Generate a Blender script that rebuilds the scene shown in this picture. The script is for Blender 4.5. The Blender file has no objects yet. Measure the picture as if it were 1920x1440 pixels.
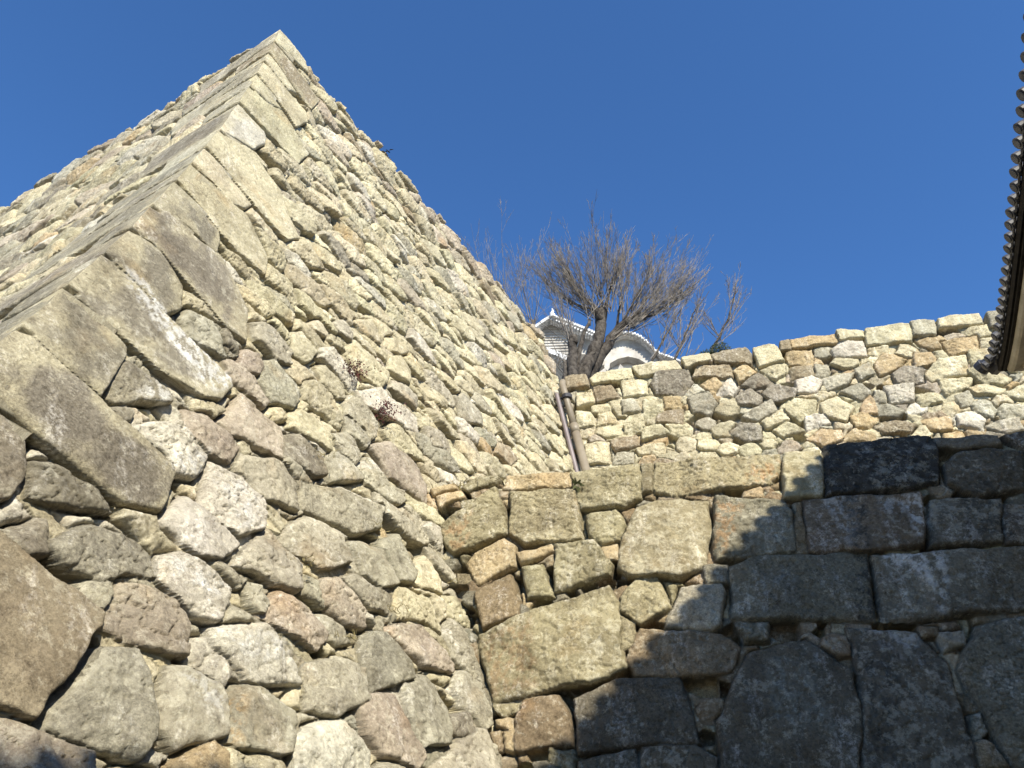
import bpy, math, random
import numpy as np
from mathutils import Vector
R = math.radians
SC = bpy.context.scene
COL = SC.collection

# ------------------------------------------------------------------ camera, sky, sun, exposure
PITCH = 0.5966924828510587
cam_d = bpy.data.cameras.new('camera')
cam = bpy.data.objects.new('camera', cam_d)
COL.objects.link(cam)
cam.location = (0, 0, 0)                       # the eye is the origin; the courtyard lies 1.6 m below
cam.rotation_euler = (math.pi / 2 + PITCH, 0, 0)
cam_d.sensor_width = 36.0
cam_d.lens = 1500 / 1920 * 36.0
cam_d.clip_start = 0.05
cam_d.clip_end = 5000
SC.camera = cam

SUN_EL, SUN_AZ = R(39), R(160.3)
SUN = np.array([math.sin(SUN_AZ) * math.cos(SUN_EL), math.cos(SUN_AZ) * math.cos(SUN_EL), math.sin(SUN_EL)])
w = bpy.data.worlds.new('World')
SC.world = w
w.use_nodes = True
nt = w.node_tree
bg = nt.nodes['Background']
sky = nt.nodes.new('ShaderNodeTexSky')
sky.sky_type = 'NISHITA'
sky.sun_disc = False
sky.sun_elevation = SUN_EL
sky.sun_rotation = SUN_AZ
sky.altitude = 300
sky.air_density = 1.0
sky.dust_density = 0.0
sky.ozone_density = 10.0
hs = nt.nodes.new('ShaderNodeHueSaturation')
hs.inputs['Saturation'].default_value = 1.05
nt.links.new(sky.outputs[0], hs.inputs['Color'])
nt.links.new(hs.outputs[0], bg.inputs[0])
bg.inputs[1].default_value = 0.127
sd = bpy.data.lights.new('sun', 'SUN')
sd.energy = 5.0
sd.angle = R(0.53)
sd.color = (1.0, 0.935, 0.79)
sun = bpy.data.objects.new('sun', sd)
COL.objects.link(sun)
sun.rotation_euler = Vector(SUN).to_track_quat('Z', 'Y').to_euler()
SC.view_settings.view_transform = 'Standard'
SC.view_settings.look = 'None'
SC.view_settings.gamma = 1
SC.view_settings.exposure = 0.75

# ------------------------------------------------------------------ small helpers
def ad(a): return np.array([math.sin(a), math.cos(a), 0.0])
CF = np.array([0, math.cos(PITCH), math.sin(PITCH)])
CU = np.array([0, -math.sin(PITCH), math.cos(PITCH)])
CR = np.array([1.0, 0, 0])
def ray(p): return CF * 1500 + CR * (p[0] - 960) + CU * (720 - p[1])

def thing(name, loc, label, cat, group=None):
    o = bpy.data.objects.new(name, None)
    COL.objects.link(o)
    o.location = loc
    o.empty_display_size = 0.2
    o['label'] = label
    o['category'] = cat
    if group: o['group'] = group
    return o

def mesh_obj(name, V, F, mat, parent=None, smooth=True, attr=None, world=True):
    """one mesh object; V in world coordinates when world is true"""
    V = np.asarray(V, dtype=np.float64).reshape(-1, 3)
    if parent is not None and world:
        V = V - np.array(parent.location)
    me = bpy.data.meshes.new(name)
    if isinstance(F, np.ndarray):
        n, k = F.shape
        me.vertices.add(len(V)); me.vertices.foreach_set('co', V.astype(np.float32).ravel())
        me.loops.add(n * k); me.loops.foreach_set('vertex_index', F.astype(np.int32).ravel())
        me.polygons.add(n)
        me.polygons.foreach_set('loop_start', np.arange(0, n * k, k, dtype=np.int32))
        me.update(calc_edges=True)
    else:
        me.from_pydata([tuple(v) for v in V], [], F)
    me.polygons.foreach_set('use_smooth', np.full(len(me.polygons), smooth))
    if attr is not None:
        a = me.attributes.new('tint', 'FLOAT_COLOR', 'POINT')
        a.data.foreach_set('color', attr.astype(np.float32).ravel())
    me.materials.append(mat)
    me.update()
    o = bpy.data.objects.new(name, me)
    COL.objects.link(o)
    if parent is not None: o.parent = parent
    return o

def structure(o):
    o['kind'] = 'structure'
    return o

class MB:
    """collects boxes, tubes and sheets into one mesh"""
    def __init__(s): s.v = []; s.f = []
    def add(s, V, F):
        n = len(s.v); s.v += [tuple(map(float, v)) for v in V]; s.f += [tuple(i + n for i in f) for f in F]
    def box(s, x0, x1, y0, y1, z0, z1):
        s.add([(x0,y0,z0),(x1,y0,z0),(x1,y1,z0),(x0,y1,z0),(x0,y0,z1),(x1,y0,z1),(x1,y1,z1),(x0,y1,z1)],
              [(0,3,2,1),(4,5,6,7),(0,1,5,4),(1,2,6,5),(2,3,7,6),(3,0,4,7)])
    def tube(s, pts, rad, n=8, cap=True):
        pts = [np.array(p, float) for p in pts]; rings = []
        up = None
        for i, p in enumerate(pts):
            d = pts[min(i + 1, len(pts) - 1)] - pts[max(i - 1, 0)]
            d = d / (np.linalg.norm(d) + 1e-9)
            if up is None:
                up = np.cross(d, (0.31, 0.83, 0.47)); up /= np.linalg.norm(up)
            up = up - d * (up @ d); up /= np.linalg.norm(up) + 1e-9
            q = np.cross(d, up)
            r = rad[i] if hasattr(rad, '__len__') else rad
            rings.append([p + r * (math.cos(2*math.pi*k/n) * up + math.sin(2*math.pi*k/n) * q) for k in range(n)])
        V = [v for g in rings for v in g]; F = []
        for i in range(len(pts) - 1):
            for k in range(n):
                F.append((i*n + k, i*n + (k+1) % n, (i+1)*n + (k+1) % n, (i+1)*n + k))
        if cap:
            F.append(tuple(range(n))[::-1]); F.append(tuple((len(pts)-1)*n + k for k in range(n)))
        s.add(V, F)
    def build(s, name, mat, parent=None, smooth=False, world=True):
        return mesh_obj(name, np.array(s.v), s.f, mat, parent, smooth, None, world)

# ------------------------------------------------------------------ materials
def new_mat(name, rough=0.9, spec=0.2):
    m = bpy.data.materials.new(name); m.use_nodes = True
    b = m.node_tree.nodes['Principled BSDF']
    b.inputs['Roughness'].default_value = rough
    b.inputs['Specular IOR Level'].default_value = spec
    return m, m.node_tree, b

class NT:
    def __init__(s, t): s.t = t
    def node(s, typ, **kw):
        n = s.t.nodes.new(typ)
        for k, v in kw.items(): setattr(n, k, v)
        return n
    def link(s, a, b): s.t.links.new(a, b)
    def noise(s, vec, scale, detail=4, rough=0.55, w=None, dist=0.0):
        n = s.node('ShaderNodeTexNoise', noise_dimensions='4D' if w is not None else '3D')
        n.inputs['Scale'].default_value = scale; n.inputs['Detail'].default_value = detail
        n.inputs['Roughness'].default_value = rough; n.inputs['Distortion'].default_value = dist
        s.link(vec, n.inputs['Vector'])
        if w is not None: s.link(w, n.inputs['W'])
        return n.outputs['Fac']
    def ramp(s, fac, a, b, va=0.0, vb=1.0):
        n = s.node('ShaderNodeMapRange'); n.clamp = True
        n.inputs['From Min'].default_value = a; n.inputs['From Max'].default_value = b
        n.inputs['To Min'].default_value = va; n.inputs['To Max'].default_value = vb
        s.link(fac, n.inputs['Value']); return n.outputs['Result']
    def math(s, op, a, b=None):
        n = s.node('ShaderNodeMath', operation=op)
        for i, x in enumerate((a, b)):
            if x is None: continue
            if isinstance(x, (int, float)): n.inputs[i].default_value = x
            else: s.link(x, n.inputs[i])
        return n.outputs[0]
    def mix(s, fac, a, b, mode='MIX'):
        n = s.node('ShaderNodeMix', data_type='RGBA', blend_type=mode)
        for k, x in ((0, fac), (6, a), (7, b)):
            if isinstance(x, (int, float)): n.inputs[k].default_value = x
            elif isinstance(x, tuple): n.inputs[k].default_value = x + (1,)
            else: s.link(x, n.inputs[k])
        return n.outputs[2]
    def bump(s, h, strength, dist, normal=None):
        n = s.node('ShaderNodeBump'); n.inputs['Strength'].default_value = strength
        n.inputs['Distance'].default_value = dist; s.link(h, n.inputs['Height'])
        if normal is not None: s.link(normal, n.inputs['Normal'])
        return n.outputs[0]

def stone_material():
    m, t, b = new_mat('weathered_stone', 0.95, 0.12); q = NT(t)
    tc = q.node('ShaderNodeTexCoord').outputs['Object']
    at = q.node('ShaderNodeAttribute', attribute_name='tint')
    wv = q.math('MULTIPLY', at.outputs['Alpha'], 37.0)
    col = at.outputs['Color']
    big = q.noise(tc, 2.0, 5, 0.6, wv)
    col = q.mix(1.0, col, q.mix(q.ramp(big, 0.3, 0.7), (0.70, 0.68, 0.66), (1.20, 1.20, 1.18)), 'MULTIPLY')
    rust = q.noise(tc, 1.7, 3, 0.5, q.math('ADD', wv, 11.0))
    col = q.mix(q.ramp(rust, 0.58, 0.75, 0.0, 0.45), col, q.mix(1.0, col, (1.08, 0.82, 0.55), 'MULTIPLY'))
    alf = at.outputs['Alpha']
    vary = q.noise(tc, 0.6, 2, 0.5, q.math('MULTIPLY', alf, 91.0))
    lich = q.noise(tc, 9.0, 10, 0.78, q.math('ADD', wv, 3.3))
    col = q.mix(q.ramp(q.math('ADD', lich, q.ramp(vary, 0.3, 0.7, -0.05, 0.05)), 0.525, 0.585, 0.0, 0.6), col, q.mix(0.55, q.mix(1.0, col, (1.7, 1.7, 1.65), 'MULTIPLY'), (0.50, 0.475, 0.38)))
    dark = q.noise(tc, 11.0, 9, 0.8, q.math('ADD', wv, 7.1))
    col = q.mix(q.ramp(dark, 0.54, 0.62, 0.0, 0.65), col, q.mix(1.0, col, (0.42, 0.40, 0.40), 'MULTIPLY'))
    mp = q.node('ShaderNodeMapping'); mp.inputs['Scale'].default_value = (3.2, 3.2, 0.42); q.link(tc, mp.inputs['Vector'])
    strk = q.noise(mp.outputs[0], 1.6, 5, 0.6, q.math('MULTIPLY', wv, 0.06))
    col = q.mix(q.ramp(strk, 0.54, 0.70, 0.0, 0.55), col, q.mix(1.0, col, (0.50, 0.47, 0.43), 'MULTIPLY'))
    strk2 = q.noise(mp.outputs[0], 1.3, 6, 0.7, q.math('ADD', q.math('MULTIPLY', wv, 0.05), 5.0))
    blot = q.noise(tc, 22.0, 7, 0.8, wv)
    white = q.math('MULTIPLY', q.ramp(strk2, 0.54, 0.64), q.ramp(blot, 0.47, 0.53))
    col = q.mix(q.math('MULTIPLY', white, 0.75), col, q.mix(0.5, q.mix(1.0, col, (2.2, 2.2, 2.25), 'MULTIPLY'), (0.52, 0.51, 0.48)))
    grain = q.noise(tc, 38.0, 6, 0.85, wv)
    col = q.mix(q.ramp(vary, 0.62, 0.36, 0.35, 1.0), col, q.mix(q.ramp(grain, 0.38, 0.62), (0.50, 0.485, 0.47), (1.38, 1.38, 1.36)), 'MULTIPLY')
    q.link(col, b.inputs['Base Color'])
    n1 = q.bump(q.noise(tc, 13.0, 8, 0.65, wv), 0.55, 0.05)
    n2 = q.bump(grain, 0.8, 0.02, n1)
    q.link(n2, b.inputs['Normal'])
    return m

def plain_noise_mat(name, c0, c1, scale, rough=0.9, spec=0.2, bump=0.3, bscale=30, bdist=0.01, lo=0.35, hi=0.65):
    m, t, b = new_mat(name, rough, spec); q = NT(t)
    tc = q.node('ShaderNodeTexCoord').outputs['Object']
    f = q.noise(tc, scale, 6, 0.65)
    q.link(q.mix(q.ramp(f, lo, hi), c0, c1), b.inputs['Base Color'])
    if bump: q.link(q.bump(q.noise(tc, bscale, 6, 0.65), bump, bdist), b.inputs['Normal'])
    return m

M_STONE = stone_material()
M_EARTH = plain_noise_mat('dry_earth', (0.10, 0.08, 0.055), (0.19, 0.16, 0.11), 3.0, 1, 0.1, 0.6, 20, 0.03)
M_GRAVEL = plain_noise_mat('courtyard_gravel', (0.20, 0.18, 0.14), (0.36, 0.32, 0.25), 9.0, 1, 0.1, 0.6, 60, 0.02)
M_BARK = plain_noise_mat('grey_bark', (0.028, 0.024, 0.021), (0.12, 0.105, 0.09), 7.0, 0.95, 0.1, 0.8, 25, 0.03)
M_TWIG = plain_noise_mat('brown_twig_bark', (0.065, 0.056, 0.048), (0.34, 0.30, 0.255), 2.5, 0.8, 0.3, 0)
M_PLASTER = plain_noise_mat('white_lime_plaster', (0.74, 0.73, 0.70), (0.86, 0.85, 0.83), 0.8, 0.8, 0.3, 0.1, 12, 0.01)
M_OLDPLASTER = plain_noise_mat('stained_plaster', (0.36, 0.32, 0.25), (0.60, 0.55, 0.45), 1.6, 0.9, 0.2, 0.2, 12, 0.01)
M_TILE = plain_noise_mat('smoked_roof_tile', (0.028, 0.028, 0.032), (0.11, 0.11, 0.12), 7.0, 0.5, 0.5, 0.2, 30, 0.005)
M_DARKWOOD = plain_noise_mat('dark_eave_board', (0.012, 0.011, 0.010), (0.035, 0.03, 0.026), 6.0, 0.8, 0.2, 0.2)
M_PIPE_TAN = plain_noise_mat('tan_painted_pipe', (0.19, 0.155, 0.11), (0.26, 0.22, 0.16), 2.0, 0.5, 0.4, 0.05)
M_PIPE_PURPLE = plain_noise_mat('purple_brown_conduit', (0.15, 0.12, 0.115), (0.22, 0.18, 0.172), 2.0, 0.45, 0.5, 0.05)
M_IRON = plain_noise_mat('dark_iron', (0.015, 0.015, 0.02), (0.04, 0.038, 0.045), 9.0, 0.6, 0.5, 0.1)
M_GRASS = plain_noise_mat('dry_grass', (0.10, 0.085, 0.035), (0.27, 0.22, 0.10), 5.0, 0.9, 0.2, 0)
M_NEEDLE = plain_noise_mat('dark_evergreen_leaf', (0.025, 0.04, 0.012), (0.09, 0.10, 0.035), 4.0, 0.8, 0.3, 0)
M_REDLEAF = plain_noise_mat('wine_red_leaf', (0.05, 0.012, 0.015), (0.12, 0.035, 0.03), 9.0, 0.8, 0.3, 0)
M_KEEPTILE = None
M_FEATHER = plain_noise_mat('black_feather', (0.01, 0.01, 0.012), (0.03, 0.03, 0.035), 20.0, 0.6, 0.4, 0)

# ------------------------------------------------------------------ vectorised noise
_rng = np.random.default_rng(7)
_PERM = _rng.permutation(512)
_ANG = _rng.random(512) * 2 * np.pi
_GX, _GY = np.cos(_ANG), np.sin(_ANG)
def perlin(x, y):
    xi = np.floor(x).astype(np.int64); yi = np.floor(y).astype(np.int64)
    xf = x - xi; yf = y - yi
    u = xf*xf*xf*(xf*(xf*6-15)+10); v = yf*yf*yf*(yf*(yf*6-15)+10)
    def g(ix, iy, fx, fy):
        h = _PERM[(_PERM[ix & 511] + iy) & 511]
        return _GX[h]*fx + _GY[h]*fy
    a = g(xi, yi, xf, yf); b = g(xi+1, yi, xf-1, yf); c = g(xi, yi+1, xf, yf-1); d = g(xi+1, yi+1, xf-1, yf-1)
    return (a + u*(b-a)) + v*((c + u*(d-c)) - (a + u*(b-a)))
def fbm(x, y, oct=4, gain=0.5):
    s = np.zeros_like(x); a = 1.0
    for i in range(oct):
        s += a*perlin(x + 17.3*i, y - 9.1*i); x = x*2.03; y = y*2.03; a *= gain
    return s
def smooth(x): x = np.clip(x, 0, 1); return x*x*(3-2*x)

# ------------------------------------------------------------------ wall geometry
ZT = 16.0
AB, AA = 0.5142997404212171, -1.0385005876652604
B1, B2 = 0.1984180249258857, 0.009700740070653488
dT = ray((525, 60)); T = dT * ZT / dT[2]
uB, uA = ad(AB), ad(AA)
nB, nA = ad(AB + math.pi/2), ad(AA - math.pi/2)
def bat(z): q = ZT - z; return B1*q + B2*q*q
_zz = np.linspace(-3, 17, 4001)
_vv = np.concatenate([[0], np.cumsum(np.sqrt(np.diff(_zz)**2 + np.diff(bat(_zz))**2))])
_vv -= np.interp(0, _zz, _vv)
def z2v(z): return np.interp(z, _zz, _vv)
def v2z(v): return np.interp(v, _vv, _zz)
_inv = np.linalg.inv(np.array([nB[:2], nA[:2]]))
def corner_xy(z):
    z = np.asarray(z, float); b = bat(z)
    o = np.stack([b, b], -1) @ _inv.T
    return T[:2] + o
def sc_of(z, u): return (corner_xy(z) - T[:2]) @ u[:2]

def hit_curved(p, n):
    d = ray(p); t = np.linspace(0.0005, 0.05, 4000)
    for _ in range(3):
        X = np.outer(t, d); g = (X - T) @ n - bat(X[:, 2])
        i = np.where(np.sign(g[:-1]) != np.sign(g[1:]))[0]
        if not len(i): return None
        i = i[0]
        lo, hi = t[i], t[i+1]
        t = np.linspace(lo, hi, 60)
    return d * (lo + hi) / 2
def hit_plane(p, p0, n): d = ray(p); return d * (p0 @ n) / (d @ n)

def uv_B(p): X = hit_curved(p, nB); return ((X - T) @ uB, z2v(X[2]))
# C: the low wall of big blocks; D: the far wall above the terrace
AC = R(-78.3); uC = -ad(AC)
PC = hit_curved((805, 910), nB)
nCh = ad(AC - math.pi/2); batC = 0.3364
nC3 = nCh + np.array([0, 0, batC])
kC = math.sqrt(1 + batC**2)
ZC = 5.08
AD = R(-76.5); uD = -ad(AD); nDh = ad(AD - math.pi/2); batD = 0.18
PD = hit_curved((1062, 800), nB); nD3 = nDh + np.array([0, 0, batD]); kD = math.sqrt(1 + batD**2)
def uv_C(p): X = hit_plane(p, PC, nC3); return ((X - PC) @ uC, X[2]*kC)
def uv_D(p): X = hit_plane(p, PD, nD3); return ((X - PD) @ uD, X[2]*kD)

# ------------------------------------------------------------------ masonry
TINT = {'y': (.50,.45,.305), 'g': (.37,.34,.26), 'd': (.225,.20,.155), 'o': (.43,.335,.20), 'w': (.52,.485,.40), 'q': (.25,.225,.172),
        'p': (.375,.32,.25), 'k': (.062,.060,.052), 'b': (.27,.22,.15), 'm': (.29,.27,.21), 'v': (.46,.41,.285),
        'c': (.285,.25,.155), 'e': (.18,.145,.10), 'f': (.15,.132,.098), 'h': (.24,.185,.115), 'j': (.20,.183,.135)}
def poly_sdf(P, X, Y):
    P = np.asarray(P, float); d2 = np.full(X.shape, 1e9); ins = np.zeros(X.shape, bool)
    n = len(P)
    for i in range(n):
        a, b = P[i], P[(i+1) % n]
        e = b - a; L = e @ e + 1e-12
        t = np.clip(((X-a[0])*e[0] + (Y-a[1])*e[1]) / L, 0, 1)
        d2 = np.minimum(d2, (X-a[0]-t*e[0])**2 + (Y-a[1]-t*e[1])**2)
        if a[1] != b[1]:
            c = (a[1] > Y) != (b[1] > Y)
            ins ^= c & (X < (b[0]-a[0])*(Y-a[1])/(b[1]-a[1]) + a[0])
    d = np.sqrt(d2)
    return np.where(ins, d, -d)

def masonry(U, V, polys, passes, aspect, fillmix, seed, warp=0.03, region=None, fill_drop=0.35,
            rough=1.0, slant=0.0, relief=1.0, grow_=0.02, voids=0.3):
    """U,V: metric grids. polys: dicts(P,tint,D,R,tilt). returns id grid, height grid, per-id tint"""
    rng = np.random.default_rng(seed)
    ny, nx = U.shape
    Uw = U + warp*fbm(U*2.2+3.1, V*2.2, 3) + 0.22*warp*fbm(U*9, V*9+5, 2)
    Vw = V + warp*fbm(U*2.2-8.3, V*2.2+40, 3) + 0.22*warp*fbm(U*9+50, V*9, 2)
    b1 = np.full(U.shape, -9.0); b2 = np.full(U.shape, -9.0); id1 = np.full(U.shape, -1)
    for k, p in enumerate(polys):
        P = np.asarray(p['P']); mg = 0.35
        msk = (U > P[:,0].min()-mg) & (U < P[:,0].max()+mg) & (V > P[:,1].min()-mg) & (V < P[:,1].max()+mg)
        rr = np.where(msk.any(1))[0]; cc = np.where(msk.any(0))[0]
        if not len(rr): continue
        sl = (slice(rr[0], rr[-1]+1), slice(cc[0], cc[-1]+1))
        kk = p.get('wob', 1.0)
        s = poly_sdf(P, U[sl] + kk*(Uw-U)[sl], V[sl] + kk*(Vw-V)[sl])
        up = s > b1[sl]
        b2[sl] = np.where(up, b1[sl], np.maximum(b2[sl], s))
        id1[sl] = np.where(up, k, id1[sl]); b1[sl] = np.where(up, s, b1[sl])
    b1 += grow_
    # fill seeds
    u0, u1, v0, v1 = U.min(), U.max(), V.min(), V.max()
    if region: u0, u1, v0, v1 = region
    Us, Vs = U.ravel(), V.ravel()
    from mathutils.kdtree import KDTree
    step = max(1, U.size // 60000)
    idx = np.arange(0, U.size, step); kd = KDTree(len(idx))
    for i, j in enumerate(idx): kd.insert((Us[j], Vs[j], 0), i)
    kd.balance()
    seeds = np.zeros((0, 3)); b1r = b1.ravel()
    for r0, r1, ncand in passes:
        c = np.stack([rng.uniform(u0, u1, ncand), rng.uniform(v0, v1, ncand), rng.uniform(r0, r1, ncand)], -1)
        for q in c:
            co, i, dist = kd.find((q[0], q[1], 0))
            if dist > 0.5 or b1r[idx[i]] > -0.45*q[2]: continue
            if len(seeds):
                d = np.hypot((seeds[:,0]-q[0])/aspect, seeds[:,1]-q[1]+slant*(seeds[:,0]-q[0]))
                if (d < 0.82*(seeds[:,2]+q[2])).any(): continue
            seeds = np.vstack([seeds, q])
    n0 = len(polys); ns = len(seeds)
    fid = np.full(U.shape, -1); fd = np.full(U.shape, 9.0)
    S = np.stack([seeds[:,0]/aspect, seeds[:,1]+slant*seeds[:,0]], -1); W = seeds[:,2]**2
    X = Uw/aspect; Y = Vw + slant*Uw
    bs = 28
    for i in range(0, ny, bs):
        for j in range(0, nx, bs):
            x = X[i:i+bs, j:j+bs]; y = Y[i:i+bs, j:j+bs]
            if (b1[i:i+bs, j:j+bs] > 0.05).all(): continue
            cx, cy = x.mean(), y.mean(); rad = math.hypot(np.ptp(x), np.ptp(y))/2
            dd = np.hypot(S[:,0]-cx, S[:,1]-cy); lim = np.partition(dd, min(14, ns-1))[min(14, ns-1)]
            k = np.where(dd < max(lim, 0.6) + rad)[0]
            pw = (x[...,None]-S[k,0])**2 + (y[...,None]-S[k,1])**2 - W[k]
            o = np.argmin(pw, -1); p0 = np.take_along_axis(pw, o[...,None], -1)
            dist = np.hypot(S[k][o][...,0][...,None]-S[k,0], S[k][o][...,1][...,None]-S[k,1])
            e = np.where(dist > 1e-6, (pw-p0)/(2*np.maximum(dist, 1e-6)), 9.0)
            fid[i:i+bs, j:j+bs] = k[o]; fd[i:i+bs, j:j+bs] = e.min(-1)
    traced = b1 > 0
    sid = np.where(traced, id1, n0 + fid)
    d = np.where(traced, np.where(b2 > 0, (b1-b2)/2, b1), np.minimum(fd, -b1))
    nall = n0 + ns
    # per-stone parameters
    D = np.zeros(nall); RB = np.zeros(nall); cx = np.zeros(nall); cy = np.zeros(nall); size = np.zeros(nall)
    gx = np.zeros(nall); gy = np.zeros(nall); rg = np.ones(nall); tint = np.zeros((nall, 4))
    fac = rng.normal(0, 1, (nall, 4, 2)); fo = rng.uniform(0.0, 1.0, (nall, 4))
    for k, p in enumerate(polys):
        P = np.asarray(p['P']); cx[k], cy[k] = P.mean(0); size[k] = min(np.ptp(P[:,0]), np.ptp(P[:,1]))
        D[k] = p.get('D', 0.12); RB[k] = p.get('R', 0.07); rg[k] = p.get('rough', 1.0)
        tl = p.get('tilt', 0.06); gx[k], gy[k] = rng.normal(0, tl, 2)
        c = np.array(TINT[p['tint']]) * rng.uniform(0.9, 1.1) * (1 + rng.normal(0, 0.008, 3))
        tint[k] = (*c, rng.random())
    keys = list(fillmix)
    pr = np.array([fillmix[x] for x in keys], float); pr /= pr.sum()
    for i in range(ns):
        k = n0 + i; cx[k], cy[k] = seeds[i,:2]; size[k] = seeds[i,2]*1.6
        D[k] = min(0.11, 0.42*seeds[i,2]) * rng.uniform(0.6, 1.2); RB[k] = min(0.034, max(0.012, 0.2*seeds[i,2])); D[k] *= relief
        gx[k] = rng.normal(0, 0.13*relief); gy[k] = rng.normal(0.05, 0.14*relief)
        c = np.array(TINT[keys[rng.choice(len(keys), p=pr)]]) * rng.uniform(0.82, 1.12) * (1 + rng.normal(0, 0.01, 3))
        tint[k] = (*c, rng.random())
    i_ = sid
    t = np.clip(d/RB[i_], 0, 1)
    prof = 1-(1-t)**3.2
    lx, ly = U-cx[i_], V-cy[i_]
    h = D[i_]*prof
    h += np.clip(gx[i_]*lx + gy[i_]*ly, -0.5*D[i_]-0.02, 0.5*D[i_]+0.02) * prof
    fang = rng.uniform(0, 2*np.pi, (nall, 5)); fsl = rng.uniform(0.18, 0.65, (nall, 5)); fof = rng.uniform(0.25, 0.95, (nall, 5))
    fm = np.zeros(U.shape) + 9
    for k in range(5):
        ca, sa = np.cos(fang[i_,k]), np.sin(fang[i_,k])
        fm = np.minimum(fm, fsl[i_,k]*(fof[i_,k]*0.5*size[i_] - (ca*lx + sa*ly)))
    h += np.clip(fm, -0.10, 0) * np.where(traced, 0.62, 0.42*relief) * rg[i_] * np.minimum(1, size[i_]/0.3) * np.minimum(1, prof*1.2)
    off = tint[i_,3]*40
    n = fbm(U*3.1+off, V*3.1, 5, 0.55)*0.035 + fbm(U*13+off, V*13-off, 4, 0.6)*0.012
    rid = np.abs(fbm(U*5+off*2, V*5+off, 3))
    h += (n - 0.03*smooth((0.10-rid)/0.10)*rng.uniform(0.3, 1.0, nall)[i_]) * rg[i_] * rough * np.minimum(1, size[i_]/0.22+0.25)
    h -= np.where(traced, 0, 0.7*fill_drop*np.minimum(0.12, np.maximum(0, 0.30-size[i_])*0.6))
    void = np.zeros(nall); void[n0:] = (rng.random(ns) < voids) & (seeds[:,2] < 0.14)
    h -= void[i_]*0.24*smooth(d/0.02) + 0.02*void[i_]
    h -= 0.13*np.exp(-np.maximum(d, 0)/0.018)*smooth(0.45 + 2.2*fbm(U*1.7, V*1.7+9, 2))
    return sid, h, tint, n0, d

def emit_stones(thing_o, Vt, sid, tint, valid, names, keep, dist=None, crust=None, UV=None, stains=None):
    """split a grid surface into one mesh per stone: the ones that show largest as parts, the rest as one part"""
    ny, nx = sid.shape
    q = sid[:-1, :-1].copy(); ok = valid[:-1,:-1] & valid[1:,:-1] & valid[:-1,1:] & valid[1:,1:]
    ii, jj = np.where(ok)
    base = ii*nx + jj
    F = np.stack([base, base+1, base+nx+1, base+nx], -1); S = q[ii, jj]
    P = Vt.reshape(-1, 3); T4 = tint[sid.ravel()]
    if crust is not None:
        u_, v_ = np.meshgrid(np.arange(nx)*0.02, np.arange(ny)*0.02)
        wgt = smooth(1.15 - dist/0.24 + 1.7*fbm(u_*1.3, v_*1.3, 5)) * crust[sid]
        wgt = wgt.ravel()[:, None]
        T4[:, :3] = T4[:, :3]*(1-wgt) + np.array(TINT['y'])*wgt
    for poly, colr, amt in (stains or []):
        sd_ = poly_sdf(poly, UV[0] + .05*fbm(UV[0]*4, UV[1]*4, 3), UV[1] + .05*fbm(UV[0]*4+9, UV[1]*4, 3))
        wg = (smooth(0.5 + sd_/0.10) * smooth(0.5 + 2.6*fbm(UV[0]*11, UV[1]*7, 5, .7)) * amt).ravel()[:, None]
        T4[:, :3] = T4[:, :3]*(1-wg) + np.array(colr)*wg
    return P, F, S, T4

def visible_weight(P, F, S, nall):
    c = P[F].mean(1); e1 = P[F[:,2]]-P[F[:,0]]; e2 = P[F[:,3]]-P[F[:,1]]
    n = np.cross(e1, e2)/2
    z = c @ CF; x = 960 + 1500*(c @ CR)/np.maximum(z, .1); y = 720 - 1500*(c @ CU)/np.maximum(z, .1)
    r = np.linalg.norm(c, axis=1)
    wgt = np.abs((n*c).sum(1))/r**3
    wgt = np.where((z > .1) & (x > 0) & (x < 1920) & (y > 0) & (y < 1440), wgt, 0)
    return np.bincount(S, wgt, nall)

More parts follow.
